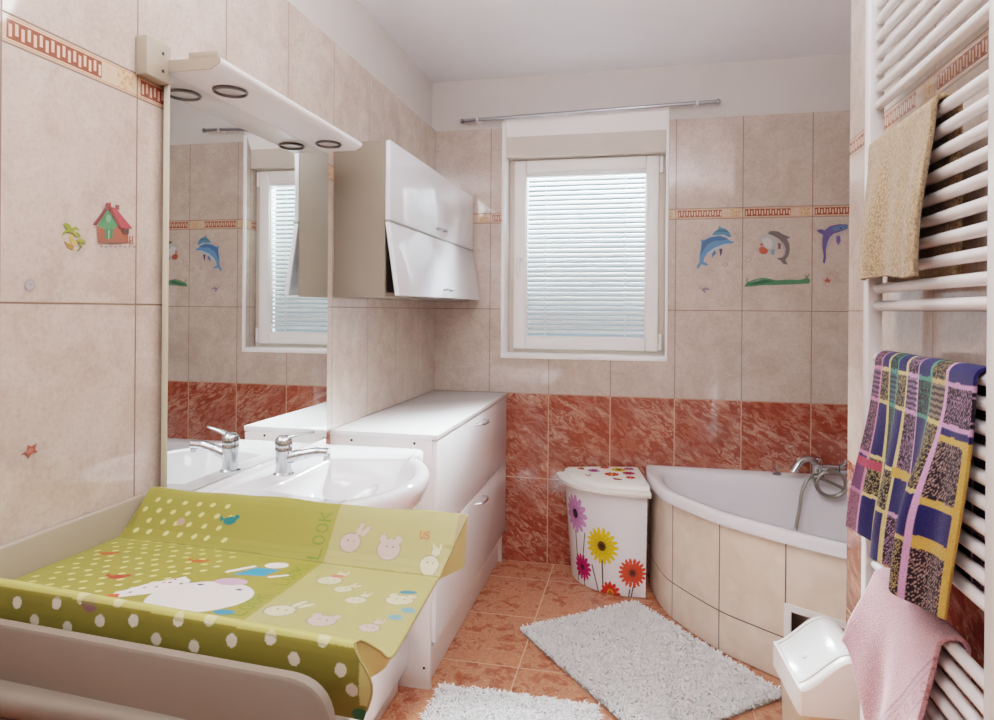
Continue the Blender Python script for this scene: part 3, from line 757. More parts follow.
decal('dolphin_print', 'print of two blue dolphins on the tile right of the window', 'wall sticker', 'back', [
    ((52, 120, 160), zb([(175, 140), (190, 120), (212, 105), (216, 88), (228, 98), (255, 105), (272, 122), (284, 148), (268, 150), (240, 136), (210, 138)])),
    ((30, 96, 130), zb([(190, 122), (214, 106), (250, 108), (272, 124), (250, 122), (220, 122)])),
    ((62, 130, 192), zb([(118, 178), (112, 160), (130, 166), (170, 148), (215, 140), (255, 152), (276, 170), (303, 178), (280, 186), (250, 186), (222, 196), (190, 212), (160, 232), (138, 256), (128, 284), (158, 300), (146, 308), (120, 300), (96, 328), (92, 312), (108, 284), (108, 240), (118, 206)])),
    ((34, 92, 152), zb([(120, 176), (170, 152), (225, 146), (262, 160), (240, 168), (190, 170), (150, 192), (130, 222), (118, 250), (114, 222)])),
    ((160, 190, 216), zb([(150, 238), (190, 208), (250, 186), (280, 184), (240, 200), (200, 222), (168, 240), (144, 262)])),
    ((48, 100, 160), zb([(190, 220), (200, 240), (174, 264), (180, 236)])), ((44, 44, 70), zb([(216, 214), (234, 214), (230, 240), (222, 258)])),
    ((20, 24, 40), zb(oval(258, 160, 4, 3)))], PR)
decal('dolphin_print', 'print of a dark grey leaping dolphin with coral, second print from the window', 'wall sticker', 'back', [
    ((170, 178, 178), zb([(432, 160), (455, 138), (490, 130), (530, 150), (546, 190), (534, 230), (505, 252), (480, 236), (452, 226), (440, 190)])),
    ((206, 210, 210), zb([(450, 165), (485, 150), (510, 175), (505, 215), (470, 210)])),
    ((178, 70, 50), zb([(436, 212), (450, 202), (470, 206), (488, 224), (478, 242), (452, 244), (438, 234)])), ((190, 90, 60), zb([(440, 186), (456, 182), (460, 196), (446, 202)])),
    ((110, 140, 160), zb(oval(512, 232, 12, 16))),
    ((84, 82, 84), zb([(482, 130), (500, 116), (540, 118), (562, 132), (610, 152), (590, 160), (604, 190), (606, 225), (596, 256), (582, 276), (594, 302), (570, 298), (556, 280), (532, 268), (564, 262), (578, 240), (580, 210), (566, 180), (540, 156), (508, 140)])),
    ((150, 150, 150), zb([(545, 158), (572, 186), (584, 214), (580, 244), (570, 262), (574, 226), (562, 194)])),
    ((92, 58, 62), zb([(540, 180), (556, 186), (556, 214), (542, 218)]))], PR)
decal('dolphin_print', 'print of a deep purple-blue dolphin, farthest right beside the tiled partition', 'wall sticker', 'back', [
    ((70, 70, 140), zb([(752, 112), (778, 106), (796, 112), (830, 88), (880, 78), (926, 80), (926, 104), (880, 122), (850, 130), (826, 150), (814, 180), (806, 220), (806, 260), (800, 296), (788, 290), (794, 256), (786, 210), (786, 160), (790, 136), (768, 126)])),
    ((60, 104, 160), zb([(840, 94), (890, 84), (926, 86), (926, 100), (880, 112), (846, 118)])), ((176, 172, 178), zb([(826, 152), (858, 132), (900, 120), (926, 108), (926, 116), (880, 138), (850, 160), (830, 190), (812, 230), (814, 190)])),
    ((84, 80, 150), zb([(862, 146), (882, 140), (888, 170), (874, 196), (862, 176)])), ((20, 22, 40), zb(oval(886, 100, 5, 4)))], PR)
decal('seabed_print', 'long green seabed print below the grey dolphin print', 'wall sticker', 'back', [
    ((46, 118, 84), zb([(354, 424), (368, 400), (410, 384), (450, 374), (490, 378), (530, 388), (600, 384), (660, 386), (700, 376), (716, 380), (718, 396), (712, 406), (640, 410), (540, 414), (450, 416), (400, 422)])),
    ((24, 84, 62), zb([(372, 412), (420, 396), (470, 386), (520, 396), (470, 404), (420, 412)])), ((92, 150, 110), zb([(380, 404), (430, 382), (460, 380), (430, 392)])),
    ((110, 130, 90), zb([(366, 398), (362, 364), (368, 384), (378, 366), (372, 398)])), ((110, 130, 90), zb([(692, 380), (690, 346), (698, 366), (716, 348), (706, 378)]))], PR)
decal('starfish_print', 'small red starfish print on the back wall below the purple dolphin', 'wall sticker', 'back', [
    ((168, 70, 66), zb([(782, 386), (806, 384), (812, 370), (822, 384), (840, 384), (824, 394), (830, 408), (814, 398), (796, 404), (804, 392)]))], PR)
decal('shell_print', 'small dark shell print below the double dolphin print', 'wall sticker', 'back', [
    ((128, 108, 128), zb([(118, 436), (140, 426), (164, 436), (158, 444), (140, 440), (148, 452), (138, 458), (124, 448)])), ((196, 186, 190), zb(oval(146, 446, 7, 5))), ((104, 84, 84), zb([(104, 430), (118, 428), (116, 434)]))], PR)
decal('shell_print', 'faint grey shell print to the left of the seabed print', 'wall sticker', 'back', [((166, 154, 150), zb(oval(378, 276, 22, 13, 14, -.6))), ((205, 186, 172), zb(oval(378, 276, 16, 8, 14, -.6)))], PR)
decal('bubble_print', 'faint bubble print right of the double dolphin tail', 'wall sticker', 'back', [((160, 146, 136), zb(oval(248, 300, 17, 11))), ((204, 184, 168), zb(oval(246, 300, 11, 6)))], PR)
k2 = 9.94; zl = lambda P: zp(P, 50, 190, k2)
decal('house_print', 'print of a red-roofed cottage with green gable on the left wall', 'wall sticker', 'left', [
    ((150, 72, 56), zl([(460, 360), (690, 360), (740, 390), (772, 400), (772, 528), (690, 530), (470, 522)])),
    ((54, 128, 80), zl([(566, 196), (470, 345), (480, 362), (530, 390), (628, 390), (672, 350), (640, 290)])),
    ((44, 110, 70), zl([(534, 390), (620, 388), (612, 486), (540, 486)])), ((150, 190, 160), zl([(572, 400), (584, 400), (580, 486), (570, 486)])), ((90, 160, 120), zl(oval(572, 284, 26, 38))),
    ((110, 44, 48), zl([(415, 344), (545, 168), (545, 132), (590, 130), (600, 176), (706, 380), (680, 384), (570, 186), (452, 352)])),
    ((176, 58, 68), zl([(592, 168), (640, 180), (806, 378), (704, 384)])), ((120, 70, 60), zl([(634, 146), (678, 150), (676, 204), (640, 186)])), ((150, 46, 48), zl([(545, 130), (592, 126), (596, 165), (546, 168)])),
    ((70, 46, 44), zl([(704, 390), (770, 392), (770, 440), (712, 436)])), ((120, 74, 60), zl([(470, 505), (700, 512), (700, 532), (474, 522)])),
    ((170, 72, 52), zl([(770, 460), (782, 455), (784, 540), (772, 540)])), ((170, 72, 52), zl([(796, 455), (806, 452), (808, 538), (798, 540)])), ((170, 72, 52), zl([(770, 500), (808, 490), (808, 500), (770, 510)]))]
    + [((120, 112, 118), zl(oval(490+k*46, 560+(k % 2)*6, 13, 9, 8))) for k in range(8)], PR)
decal('palm_print', 'print of a yellow-green palm tree on the left wall', 'wall sticker', 'left', [
    ((160, 112, 50), zl([(130, 505), (160, 520), (230, 560), (226, 600), (170, 572)])), ((196, 160, 70), zl([(186, 440), (216, 436), (226, 520), (196, 540)])), ((206, 176, 90), zl([(200, 520), (290, 480), (300, 500), (220, 560)])),
    ((116, 140, 44), zl([(110, 470), (118, 420), (160, 385), (120, 340), (150, 322), (190, 345), (206, 380), (250, 362), (280, 390), (284, 404), (240, 392), (226, 420), (270, 424), (300, 460), (280, 470), (240, 440), (200, 420), (150, 420), (120, 450)])),
    ((150, 160, 60), zl([(206, 400), (244, 420), (262, 470), (236, 452)])), ((130, 146, 50), zl([(240, 500), (290, 480), (336, 500), (350, 548), (330, 530), (300, 520), (306, 570), (274, 606), (262, 596), (286, 560), (280, 520)])),
    ((74, 84, 40), zl([(296, 540), (306, 570), (272, 606), (256, 604), (284, 580)]))], PR)
decal('shell_print', 'round grey-blue shell print low on the left wall tile', 'wall sticker', 'left', [((158, 156, 160), oval(29.5, 285, 5.6, 6.4)), ((176, 172, 172), oval(29.5, 285, 3.4, 4)), ((140, 140, 148), oval(29.5, 284.5, 1.3, 1.6))], PR)
decal('starfish_print', 'red starfish print on the left wall above the changing table', 'wall sticker', 'left', [
    ((160, 66, 58), [(20, 455), (26.5, 450.5), (27, 444.6), (30.5, 446.6), (36.5, 443), (34.5, 449), (37.5, 452), (31.5, 453.2), (27, 459.5), (26, 454)]),
    ((190, 100, 84), [(25.5, 452), (29, 448), (33, 448.5), (31, 452), (28, 454)])], PR)

# ================================================================== LAUNDRY HAMPER
hp = thing('laundry_hamper', 'white corner laundry hamper printed with colourful flowers beside the bath', 'laundry hamper', (-.15, 3.3, 0))
HC = (-.012, 3.462); HA = math.radians(9)
def hrot(x, y): return (HC[0]+x*math.cos(HA)-y*math.sin(HA), HC[1]+x*math.sin(HA)+y*math.cos(HA))
def hplan(f, n=64):
    out = []
    a, b = .375*f, .335*f
    raw = [(-a*abs(math.cos(t))**.92, -b*abs(math.sin(t))**.92) for t in [PI/2*k/(n-1) for k in range(n)]]
    return [hrot(x, y) for x, y in raw]
NH, NZ = 190, 200
ZH = .50
arc = hplan(1, NH); al = [0]
for a, b in zip(arc[:-1], arc[1:]): al.append(al[-1]+math.hypot(b[0]-a[0], b[1]-a[1]))
vs = []; Uc = np.zeros((NZ, NH)); Zc = np.zeros((NZ, NH))
for j in range(NZ):
    zz = .004+(ZH-.004)*j/(NZ-1); f = .875+.105*(zz/ZH); P = hplan(f, NH)
    for i, p in enumerate(P): vs.append((p[0], p[1], zz)); Uc[j, i] = al[i]; Zc[j, i] = zz
col = np.zeros((NZ, NH, 3)); col[:] = np.array(lin((240, 238, 240)))
def stem(a, b): put(col, sd_seg(Uc, Zc, a, b) < .0035, (70, 84, 60))
def hpix(px, py):
    best = None
    for j in range(0, NZ, 2):
        for i in range(0, NH, 2):
            v = Vector(vs[j*NH+i])-CAM; zz = v.dot(FV); e = abs(497+FPX*v.dot(RV)/zz-px)+abs(CY-FPX*v.dot(UV)/zz-py)
            if best is None or e < best[0]: best = (e, Uc[j, i], Zc[j, i])
    return best[1:]
for a, b in (((576, 530), (579, 580)), ((585, 533), (583, 560)), ((584, 575), (585, 590)), ((602, 560), (603, 592)), ((592, 565), (598, 593)), ((633, 585), (631, 600)), ((630, 590), (629, 600))): stem(hpix(*a), hpix(*b))
for (px, py, r, pc, cc, npet, inner_) in ((575, 513, .095, (206, 150, 202), (70, 40, 60), 13, .24), (601.5, 546, .090, (236, 198, 40), (84, 58, 26), 18, .26), (582.5, 567, .066, (190, 40, 116), (110, 30, 70), 14, .25), (632.5, 573, .072, (226, 84, 56), (120, 60, 50), 18, .27), (610.5, 593, .056, (214, 66, 48), (232, 140, 50), 12, .35)):
    cx, cy = hpix(px, py)
    dx, dy = (Uc-cx)*1.0, Zc-cy; rr = np.hypot(dx, dy); th = np.arctan2(dy, dx)
    pet = r*(.62+.38*np.abs(np.cos(th*npet/2))**.7)
    put(col, rr < pet, pc); put(col, (rr < pet) & (np.abs(np.cos(th*npet/2)) < .35), tuple(int(k*.78) for k in pc), .7)
    put(col, rr < r*.45, tuple(int(k*.85) for k in pc), .5); put(col, rr < r*inner_, cc); put(col, rr < r*inner_*.55, tuple(int(k*.7) for k in cc))
fs = [[j*NH+i, j*NH+i+1, (j+1)*NH+i+1, (j+1)*NH+i] for j in range(NZ-1) for i in range(NH-1)]
m = MB(); m.add(vs, fs); cols = col.reshape(-1, 3).tolist(); cols = [tuple(c)+(1,) for c in cols]
# straight backs
b0 = len(m.v); W = lin((236, 234, 236))+(1,)
for zz, f in ((.004, .875), (ZH, .98)):
    P = hplan(f, 2); q = [P[0]+(zz,), (HC[0], HC[1], zz), P[1]+(zz,)]; m.v += q; cols += [W]*3
m.f += [[b0, b0+1, b0+4, b0+3], [b0+1, b0+2, b0+5, b0+4]]; m.mi += [0, 0]
P = hplan(.875, 40); b0 = len(m.v); m.v += [(p[0], p[1], .004) for p in P]+[(HC[0], HC[1], .004)]; cols += [W]*41; m.f.append(list(range(b0, b0+41))); m.mi.append(0)
m.build('hamper_body', 'hamper_print', hp, True, 50, colors=cols)
# lid with rolled rim and flower print
def lidloop(f, off, z):
    P = hplan(f, 60); e = .010*f
    pts = [(p[0]-off*.4, p[1]-off*.4) for p in P]+[hrot(e, -.335*f-off), hrot(e, e*.5), hrot(-.375*f-off, e*.5)]
    return [(x, min(y, YB-.004), z) for x, y in pts]
m = MB(); m.loft([lidloop(.99, .0, ZH-.012), lidloop(1.04, .008, ZH-.016), lidloop(1.065, .010, ZH-.008), lidloop(1.065, .010, ZH+.006), lidloop(1.04, .006, ZH+.012), lidloop(.985, 0, ZH+.014), lidloop(.965, 0, ZH+.030), lidloop(.92, 0, ZH+.038), lidloop(.5, 0, ZH+.044), lidloop(.05, 0, ZH+.046)], True, True, True)
lid = m.build('lid', 'plastic_w', hp, True, 50)
m = MB()
for cx, cy, r, c, cc in ((-.22, 3.36, .035, (196, 120, 170), (120, 40, 80)), (-.13, 3.30, .040, (220, 80, 60), (240, 190, 60)), (-.10, 3.39, .042, (236, 190, 50), (150, 80, 30)), (-.23, 3.28, .030, (226, 110, 70), (140, 50, 40)), (-.05, 3.33, .034, (200, 60, 110), (90, 30, 60)), (-.28, 3.40, .030, (232, 130, 60), (120, 60, 30)), (-.05, 3.42, .028, (190, 90, 160), (230, 190, 70)), (-.17, 3.42, .026, (214, 64, 52), (230, 160, 60)), (-.10, 3.23, .026, (150, 40, 80), (220, 150, 60)), (-.04, 3.26, .026, (222, 60, 50), (230, 160, 60))):
    n = 48; d = math.hypot((cx-HC[0])/.375, (cy-HC[1])/.335); zz = ZH+.0475-.012*min(1, d)
    zz = ZH+.047-max(0., (d-.45))*.022
    pts = [(cx+r*(.66+.34*abs(math.cos(5*t)))*math.cos(t), cy-.012+r*(.66+.34*abs(math.cos(5*t)))*math.sin(t), zz) for t in [2*PI*k/n for k in range(n)]]
    m.add(pts, [list(range(n))], 0, c); m.add([(cx+r*.3*math.cos(2*PI*k/12), cy-.012+r*.3*math.sin(2*PI*k/12), zz+.0005) for k in range(12)], [list(range(12))], 0, cc)
m.build('lid_print', 'decal', lid, False)

# ================================================================== CORNER BATH
bt = thing('corner_bathtub', 'white corner bathtub with curved cream tiled panel', 'bathtub', (.7, 2.9, 0))
Fc = catmull([(.036, YB-.002, 0), (.042, 3.29, 0), (.095, 3.055, 0), (.160, 2.93, 0), (.30, 2.738, 0), (.42, 2.632, 0), (.53, 2.548, 0), (.70, 2.440, 0), (.86, 2.325, 0), (1.02, 2.255, 0), (1.16, 2.205, 0), (XA-.002, 2.185, 0)], 8)
nF = len(Fc)
def offs(d):
    out = []
    for i, p in enumerate(Fc):
        t = (Fc[min(i+1, nF-1)]-Fc[max(i-1, 0)]).normalized(); nn = Vector((-t.y, t.x, 0)); nn = nn if nn.dot(Vector((.8, 3.0, 0))-p) > 0 else -nn
        q = p+nn*d; q.x = min(max(q.x, p.x if i == 0 else q.x), XA-.002); q.y = min(q.y, YB-.002); out.append(q)
    out[0] = Vector((out[0].x if d == 0 else Fc[0].x+d, YB-.002, 0)); out[-1] = Vector((XA-.002, Fc[-1].y+d, 0)); return out
def full(d, z, back=0.):
    L = offs(d); L = [Vector((p.x, p.y, z)) for p in L]
    n1, n2 = 16, 16; a, c, e = L[-1], Vector((XA-.002, YB-.002, z)), L[0]
    L += [a.lerp(c, (k+1)/n1) for k in range(n1)]+[c.lerp(e, (k+1)/n2) for k in range(n2-1)]
    return L
CB = Vector((.80, 2.97, 0))
outer = full(0, 0)
def polar_inner(ins_front, ins_back, z, sc=1.0):
    L = []
    for i, p in enumerate(outer):
        d = p-CB; r = d.length
        if i < nF: ins = ins_front+.055*math.exp(-(i/8.)**2)+.055*math.exp(-((nF-1-i)/8.)**2)
        else: ins = ins_back
        q = CB+d*(max(.02, (r-ins)/r))*sc; L.append(Vector((q.x, q.y, z)))
    # round corners
    for _ in range(26):
        L = [(L[k-1]+L[k]*2+L[(k+1) % len(L)])/4 for k in range(len(L))]
    # keep the front edge true
    return L
zt = .555
loops = [full(.010, zt-.050), full(.0, zt-.047), full(-.002, zt-.013), full(.004, zt-.003), full(.012, zt), polar_inner(.036, .105, zt-.001), polar_inner(.050, .118, zt-.012), polar_inner(.068, .135, zt-.06), polar_inner(.12, .17, zt-.20), polar_inner(.17, .22, zt-.33), polar_inner(.26, .30, zt-.395), polar_inner(.5, .5, zt-.405, .5)]
m = MB(); m.loft(loops, True, False, True); m.build('tub_shell', 'acrylic', bt, True, 60)
# panel: tiles as a curved apron with an inspection opening
zp0, zp1 = .004, zt-.046
PC = offs(.020); PC[0].x = Fc[0].x+.012
i_a = min(range(nF), key=lambda i: abs(Fc[i].x-.518)); i_b = min(range(nF), key=lambda i: abs(Fc[i].x-.74))
HZ = .285
m = MB()
def strip(i0, i1, z0, z1, mi=0, o=0.):
    L = PC[i0:i1+1]; a = [Vector((p.x, p.y, z0)) for p in L]; b = [Vector((p.x, p.y, z1)) for p in L]; m.loft([a, b], False, mi=mi)
strip(0, i_a, zp0, zp1); strip(i_a, i_b, HZ, zp1); strip(i_b, nF-1, zp0, zp1); strip(i_a, i_b, zp0, .09)
m.build('apron_panel', 'panel', bt, True)
m = MB()
def jv(x, z0, z1):
    i = min(range(nF), key=lambda k: abs(PC[k].x-x)); p = PC[i]; t = (PC[i+1]-PC[i-1]).normalized(); nn = Vector((t.y, -t.x, 0))
    if nn.y > 0: nn = -nn
    a = p-t*.0022+nn*.0012; b = p+t*.0022+nn*.0012
    m.add([(a.x, a.y, z0), (b.x, b.y, z0), (b.x, b.y, z1), (a.x, a.y, z1)], [[0, 1, 2, 3]])
for x, z0 in ((.150, zp0), (.317, zp0), (.520, HZ), (1.0, zp0)):
    m = MB(); jv(x, z0, zp1); m.build('tile_joint', 'joint', bt, False)
m = MB()
def nrm(i):
    t = (PC[min(i+1, nF-1)]-PC[max(i-1, 0)]).normalized(); nn = Vector((t.y, -t.x, 0)); return nn if nn.y < 0 else -nn
L = [PC[i]+nrm(i)*.0012 for i in range(0, i_a+1)]; m.loft([[Vector((p.x, p.y, .158)) for p in L], [Vector((p.x, p.y, .1625)) for p in L]], False)
m.build('tile_joint', 'joint', bt, False)
# opening frame and dark inside
m = MB(); L = [PC[i]+nrm(i)*.004 for i in range(i_a, i_b+1)]
def fr(z0, z1, LL):
    a = [Vector((p.x, p.y, z0)) for p in LL]; b = [Vector((p.x, p.y, z1)) for p in LL]; ba = [p+Vector((.008, .02, 0)) for p in a]; bb = [p+Vector((.008, .02, 0)) for p in b]
    m.loft([ba, a, b, bb], False)
fr(HZ-.022, HZ+.002, L); fr(.085, .105, L)
for i in (i_a, i_b):
    p = PC[i]+nrm(i)*.004; t = (PC[i+1]-PC[i-1]).normalized()*(1 if i == i_a else -1)
    m.prism([(p.x-t.x*.004, p.y-t.y*.004, .085), (p.x+t.x*.022, p.y+t.y*.022, .085), (p.x+t.x*.022, p.y+t.y*.022, HZ), (p.x-t.x*.004, p.y-t.y*.004, HZ)], (.006, .016, 0))
m.build('access_frame', 'pvc', bt)
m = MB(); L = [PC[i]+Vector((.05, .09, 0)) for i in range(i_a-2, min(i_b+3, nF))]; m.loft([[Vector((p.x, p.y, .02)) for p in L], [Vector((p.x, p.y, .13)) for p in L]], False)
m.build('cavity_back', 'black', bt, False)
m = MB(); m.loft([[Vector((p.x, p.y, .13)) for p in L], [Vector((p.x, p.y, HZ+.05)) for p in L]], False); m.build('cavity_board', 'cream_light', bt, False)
# overflow knob on the back deck
m = MB(); m.lathe([(.020, 0), (.020, .006), (.014, .010), (.012, .012)], (.655, YB-.055, zt), (0, 0, 1), 20); m.tube([(.655, YB-.055, zt+.01), (.655, YB-.055, zt+.038)], .003, 8); m.lathe([(.005, 0), (.006, .004), (.003, .008)], (.655, YB-.055, zt+.036), (0, 0, 1), 10)
m.build('plug_knob', 'brushed', bt)
# bath mixer with hose
bx = thing('bath_mixer_tap', 'chrome waterfall mixer tap with coiled hose on the back rim of the bath', 'tap', (.88, 3.40, zt))
m = MB(); m.lathe([(.034, 0), (.034, .006), (.029, .012), (.027, .06), (.028, .085), (.020, .098), (.004, .102)], (.885, 3.405, zt), (0, 0, 1), 26)
m.tube(catmull([(.885, 3.405, zt+.045), (.93, 3.40, zt+.048), (.975, 3.395, zt+.048)], 4), .024, 16)
m.build('body', 'chrome', bx)
cl = catmull([(.880, 3.400, zt+.075), (.845, 3.385, zt+.096), (.80, 3.365, zt+.084), (.765, 3.35, zt+.038)], 8)
lo = []
for i, p in enumerate(cl):
    t = (cl[min(i+1, len(cl)-1)]-cl[max(i-1, 0)]).normalized(); nn = Vector((0, 1, 0)); bb = t.cross(nn).normalized(); w = .030-.004*i/len(cl); h = .017
    lo.append([p+nn*(w*math.cos(a))+bb*(h*math.sin(a)) for a in [2*PI*k/14 for k in range(14)]])
MB().loft(lo, True, True, True).build('spout', 'chrome', bx)
m = MB(); m.lathe([(.027, 0), (.027, .02), (.022, .03), (.02, .034)], (.975, 3.395, zt+.048), (1, 0, 0), 20); m.tube([(.99, 3.395, zt+.06), (1.0, 3.37, zt+.10)], [.008, .006], 10); m.build('lever', 'chrome', bx)
hs = MB()
pts = [(.90, 3.375, zt+.03), (.915, 3.33, zt+.060)]
ctr = Vector((.925, 3.325, zt-.005))
for k in range(0, 27):
    a = math.radians(110-k*26); pts.append((ctr.x+.062*math.cos(a), ctr.y-.018+.0012*k, ctr.z+.058*math.sin(a)))
pts += [(1.0, 3.32, zt-.03), (1.05, 3.34, zt-.045), (1.10, 3.37, zt+.01)]
hs.tube(catmull(pts, 5), .0075, 10); hs.build('hose', 'hose', bx)
hd = MB(); pp = catmull([(.872, 3.365, zt+.028), (.835, 3.335, zt+.018), (.802, 3.32, zt-.04), (.785, 3.305, zt-.13), (.765, 3.285, zt-.215)], 8)
hd.tube(pp, .0085, 10); hd.build('hose', 'hose', bx)
m = MB(); m.tube(catmull([(.766, 3.286, zt-.21), (.760, 3.278, zt-.245), (.757, 3.272, zt-.30)], 5), [.010, .011, .012, .013, .013, .013, .014, .016, .018, .019, .018], 14); m.build('hand_shower', 'brushed', bx)

for o_ in bx.children: o_.location.x -= .055
# ================================================================== RADIATOR AND TOWELS
rd = thing('heated_towel_rail', 'white ladder towel radiator mounted on the right wall', 'radiator', (.555, 1.48, .34))
zlo, zhi = .30, 2.20
TXC = .556; TR = .0118
for Y in (1.752, 1.192):
    sy = 1 if Y > 1.5 else -1
    po = rounded([(.537, Y), (.537, Y+sy*.040), (.570, Y+sy*.040), (.570, Y)], [.004, .010, .010, .002], 4)
    m = MB(); m.prism([(p[0], p[1], zlo) for p in [(q.x, q.y) for q in [Vector((a[0], a[1])) for a in po]]], (0, 0, zhi-zlo)); m.build('post', 'enamel', rd)
tz = [1.842+.0406*k for k in range(9)]+[1.732-.0412*k for k in range(10)]+[1.237-.0407*k for k in range(10)]+[.743-.0405*k for k in range(10)]
t0 = None
for z in tz:
    if t0 is None:
        t0 = MB().tube([(TXC, 1.186, z), (TXC, 1.19, z), (TXC, 1.738, z), (TXC, 1.752, z)], [TR*.9, TR, TR, TR*.55], 18).build('tube', 'enamel', rd); z00 = z
    else:
        o = t0.copy(); C.objects.link(o); o.parent = rd; o.location = t0.location+Vector((0, 0, z-z00))
for Y in (1.77, 1.21):
    for z in (2.12, .78, .455):
        m = MB(); m.tube([(.565, Y, z), (XR-.002, Y, z)], .010, 12); m.lathe([(.018, 0), (.018, .006)], (XR-.002, Y, z), (-1, 0, 0), 16); m.build('wall_bracket', 'enamel', rd)
m = MB(); m.lathe([(.016, 0), (.016, .03), (.022, .032), (.022, .07), (.018, .075)], (.553, 1.772, zlo), (0, 0, -1), 20); m.tube([(.553, 1.772, zlo-.05), (.585, 1.772, zlo-.06), (XR-.003, 1.772, zlo-.06)], .011, 12)
m.build('valve', 'chrome', rd)

def towel(name, label, mat, zt, y0, y1, front, back, fold, paint, nu=150, nv=260, rr=.0185, th=.006, ybot=None, xbias=None, twist=None):
    """sheet hung over a rail at height zt; u runs from near (0) to far (1), v from the back hem over the rail to the front hem"""
    us = np.linspace(0, 1, nu); G = np.zeros((nu, nv, 3)); D = np.zeros((nu, nv)); U = np.zeros((nu, nv))
    for i, u in enumerate(us):
        fl, bl_ = front(u), back(u); arc = PI*rr; tot = bl_+arc+fl; s = np.linspace(0, tot, nv)
        yy = y0+(y1-y0)*u
        for j, q in enumerate(s):
            if q < bl_:
                dx, z, dn = rr*.97, zt-(bl_-q), 0; dfr = -(bl_-q)
            elif q < bl_+arc:
                a = (q-bl_)/rr; dx, z = rr*math.cos(a)*(.97 if a < PI/2 else 1), zt+rr*math.sin(a); dfr = q-bl_-arc*.5
            else:
                k = q-bl_-arc; dx, z = -rr, zt-k; dfr = k+arc*.5
            x = TXC+dx; y = yy
            if q >= bl_+arc*.5:
                k = max(0., q-bl_-arc*.5); g = k/max(fl, .01)
                x -= fold(u, g); y += ybot(u, g) if ybot else 0.
                if xbias: z += xbias(u, g)
            G[i, j] = (x, y, z); D[i, j] = dfr; U[i, j] = u*(y1-y0)
    col = paint(U, D, U/(y1-y0))
    idx = np.arange(nu*nv).reshape(nu, nv); F = np.stack([idx[:-1, :-1], idx[1:, :-1], idx[1:, 1:], idx[:-1, 1:]], -1).reshape(-1, 4).tolist()
    m = MB(); m.v = G.reshape(-1, 3).tolist(); m.f = F; m.mi = [0]*len(F); m.c = []
    cols = np.concatenate([col.reshape(-1, 3), np.ones((nu*nv, 1))], 1)
    o = m.build(name, mat, None, True, 180, colors=cols)
    s = o.modifiers.new('thick', 'SOLIDIFY'); s.thickness = th; s.offset = 0
    return o
def sm(a, b, v):
    t = min(1, max(0, (v-a)/(b-a))); return t*t*(3-2*t)
# beige towel
def fb(u, g): return .006+.022*sm(0, 1, g)*(1-u*.2)+(.012*math.sin(u*9+1)+.007*math.sin(u*19))*sm(.05, .8, g)*.8
def pb(U, D, un):
    c = np.zeros(U.shape+(3,)); c[:] = np.array(lin((160, 133, 102)))
    put(c, (np.abs(D-.315) < .006), (150, 126, 86), .6); put(c, un < .012, (142, 118, 90), .7)
    return c
tb = towel('towel', 'beige terry', 'terry_beige', 1.732, 1.372, 1.722, lambda u: .318-.012*u+.004*math.sin(u*9), lambda u: .315, fb, pb, ybot=lambda u, g: (.030*sm(.2, 1, g)*(u) - .004*g), th=.009)
tag(tb, 'beige terry towel hanging on the upper part of the towel radiator', 'towel')
# plaid towel
def fp(u, g): return .003+.016*g+(.013*math.sin(u*17-2.6)*sm(.3, .45, u)+.005*math.sin(u*31))*sm(.05, .9, g)+.02*sm(.3, 1, g)*u+.042*math.exp(-((u-.25)/.12)**2)*sm(.12, .75, g)
def pp_(U, D, un):
    NAVY = (34, 34, 84); DARK = (32, 25, 34); c = np.zeros(U.shape+(3,)); c[:] = np.array(lin(NAVY))
    edges = [.0, .205, .345, .475, .59, .70, .80, .90, 1.01]
    acc = [(196, 150, 184), (196, 172, 110), (74, 140, 116), (200, 156, 190), (204, 186, 128), (70, 138, 120), (204, 184, 124), (196, 130, 160)]
    rows = [-.40, -.27, -.16, -.05, .045, .118, .245, .335, .46]
    tex = ((np.floor(U/.0030)+np.floor(D/.0042)) % 2) == 0; rung = (np.floor(D/.0055) % 2) == 0; sp = np.random.rand(*U.shape) > .5
    for k in range(8):
        mk = (un >= edges[k]) & (un < edges[k+1]); a = acc[k]
        for r in range(8):
            mr = mk & (D >= rows[r]) & (D < rows[r+1])
            if r == 4 and k % 2 == 1: put(c, mr, a, .35); put(c, mr & rung, DARK, .9)          # ladder weave
            elif (r+k) % 2 == 0: put(c, mr, DARK); put(c, mr & tex & sp, a, .6)                 # speckled weave
        for d in rows[1:-1]: put(c, mk & (np.abs(D-d) < .0042), a, .9)
        put(c, np.abs(un-edges[k+1]) < .011, acc[min(k+1, 7)], .9)
    put(c, (un > .80) & (D > .255) & (D < .275), (168, 66, 84)); put(c, (un > .90) & (D > .275), (130, 60, 84), .45)
    put(c, (un > .345) & (un < .6) & (D > .238) & (D < .258), (190, 150, 76))
    nb = (un < .195) & (D > .135)
    put(c, nb, DARK); put(c, nb & tex & sp, (190, 156, 146), .6)
    put(c, nb & (D > .262) & (D < .322), NAVY)
    for a, b in ((.135, .147), (.250, .264), (.322, .346)): put(c, nb & (D > a) & (D < b), (188, 150, 76))
    put(c, (un < .034) & (D > .135), (186, 148, 74)); put(c, (un > .194) & (un < .216), (196, 148, 182))
    return c
tpq = towel('towel', 'plaid', 'plaid', 1.237, 1.215, 1.672, lambda u: .418+.006*math.sin(u*12)-.012*u, lambda u: .38, fp, pp_, nu=230, nv=330, ybot=lambda u, g: .050*g*sm(.1, 1, u)*u+.055*g*(1-u)*sm(0, 1, g), th=.006)
tag(tpq, 'navy plaid kitchen towel with pink, green and yellow stripes hanging on the towel radiator', 'towel')
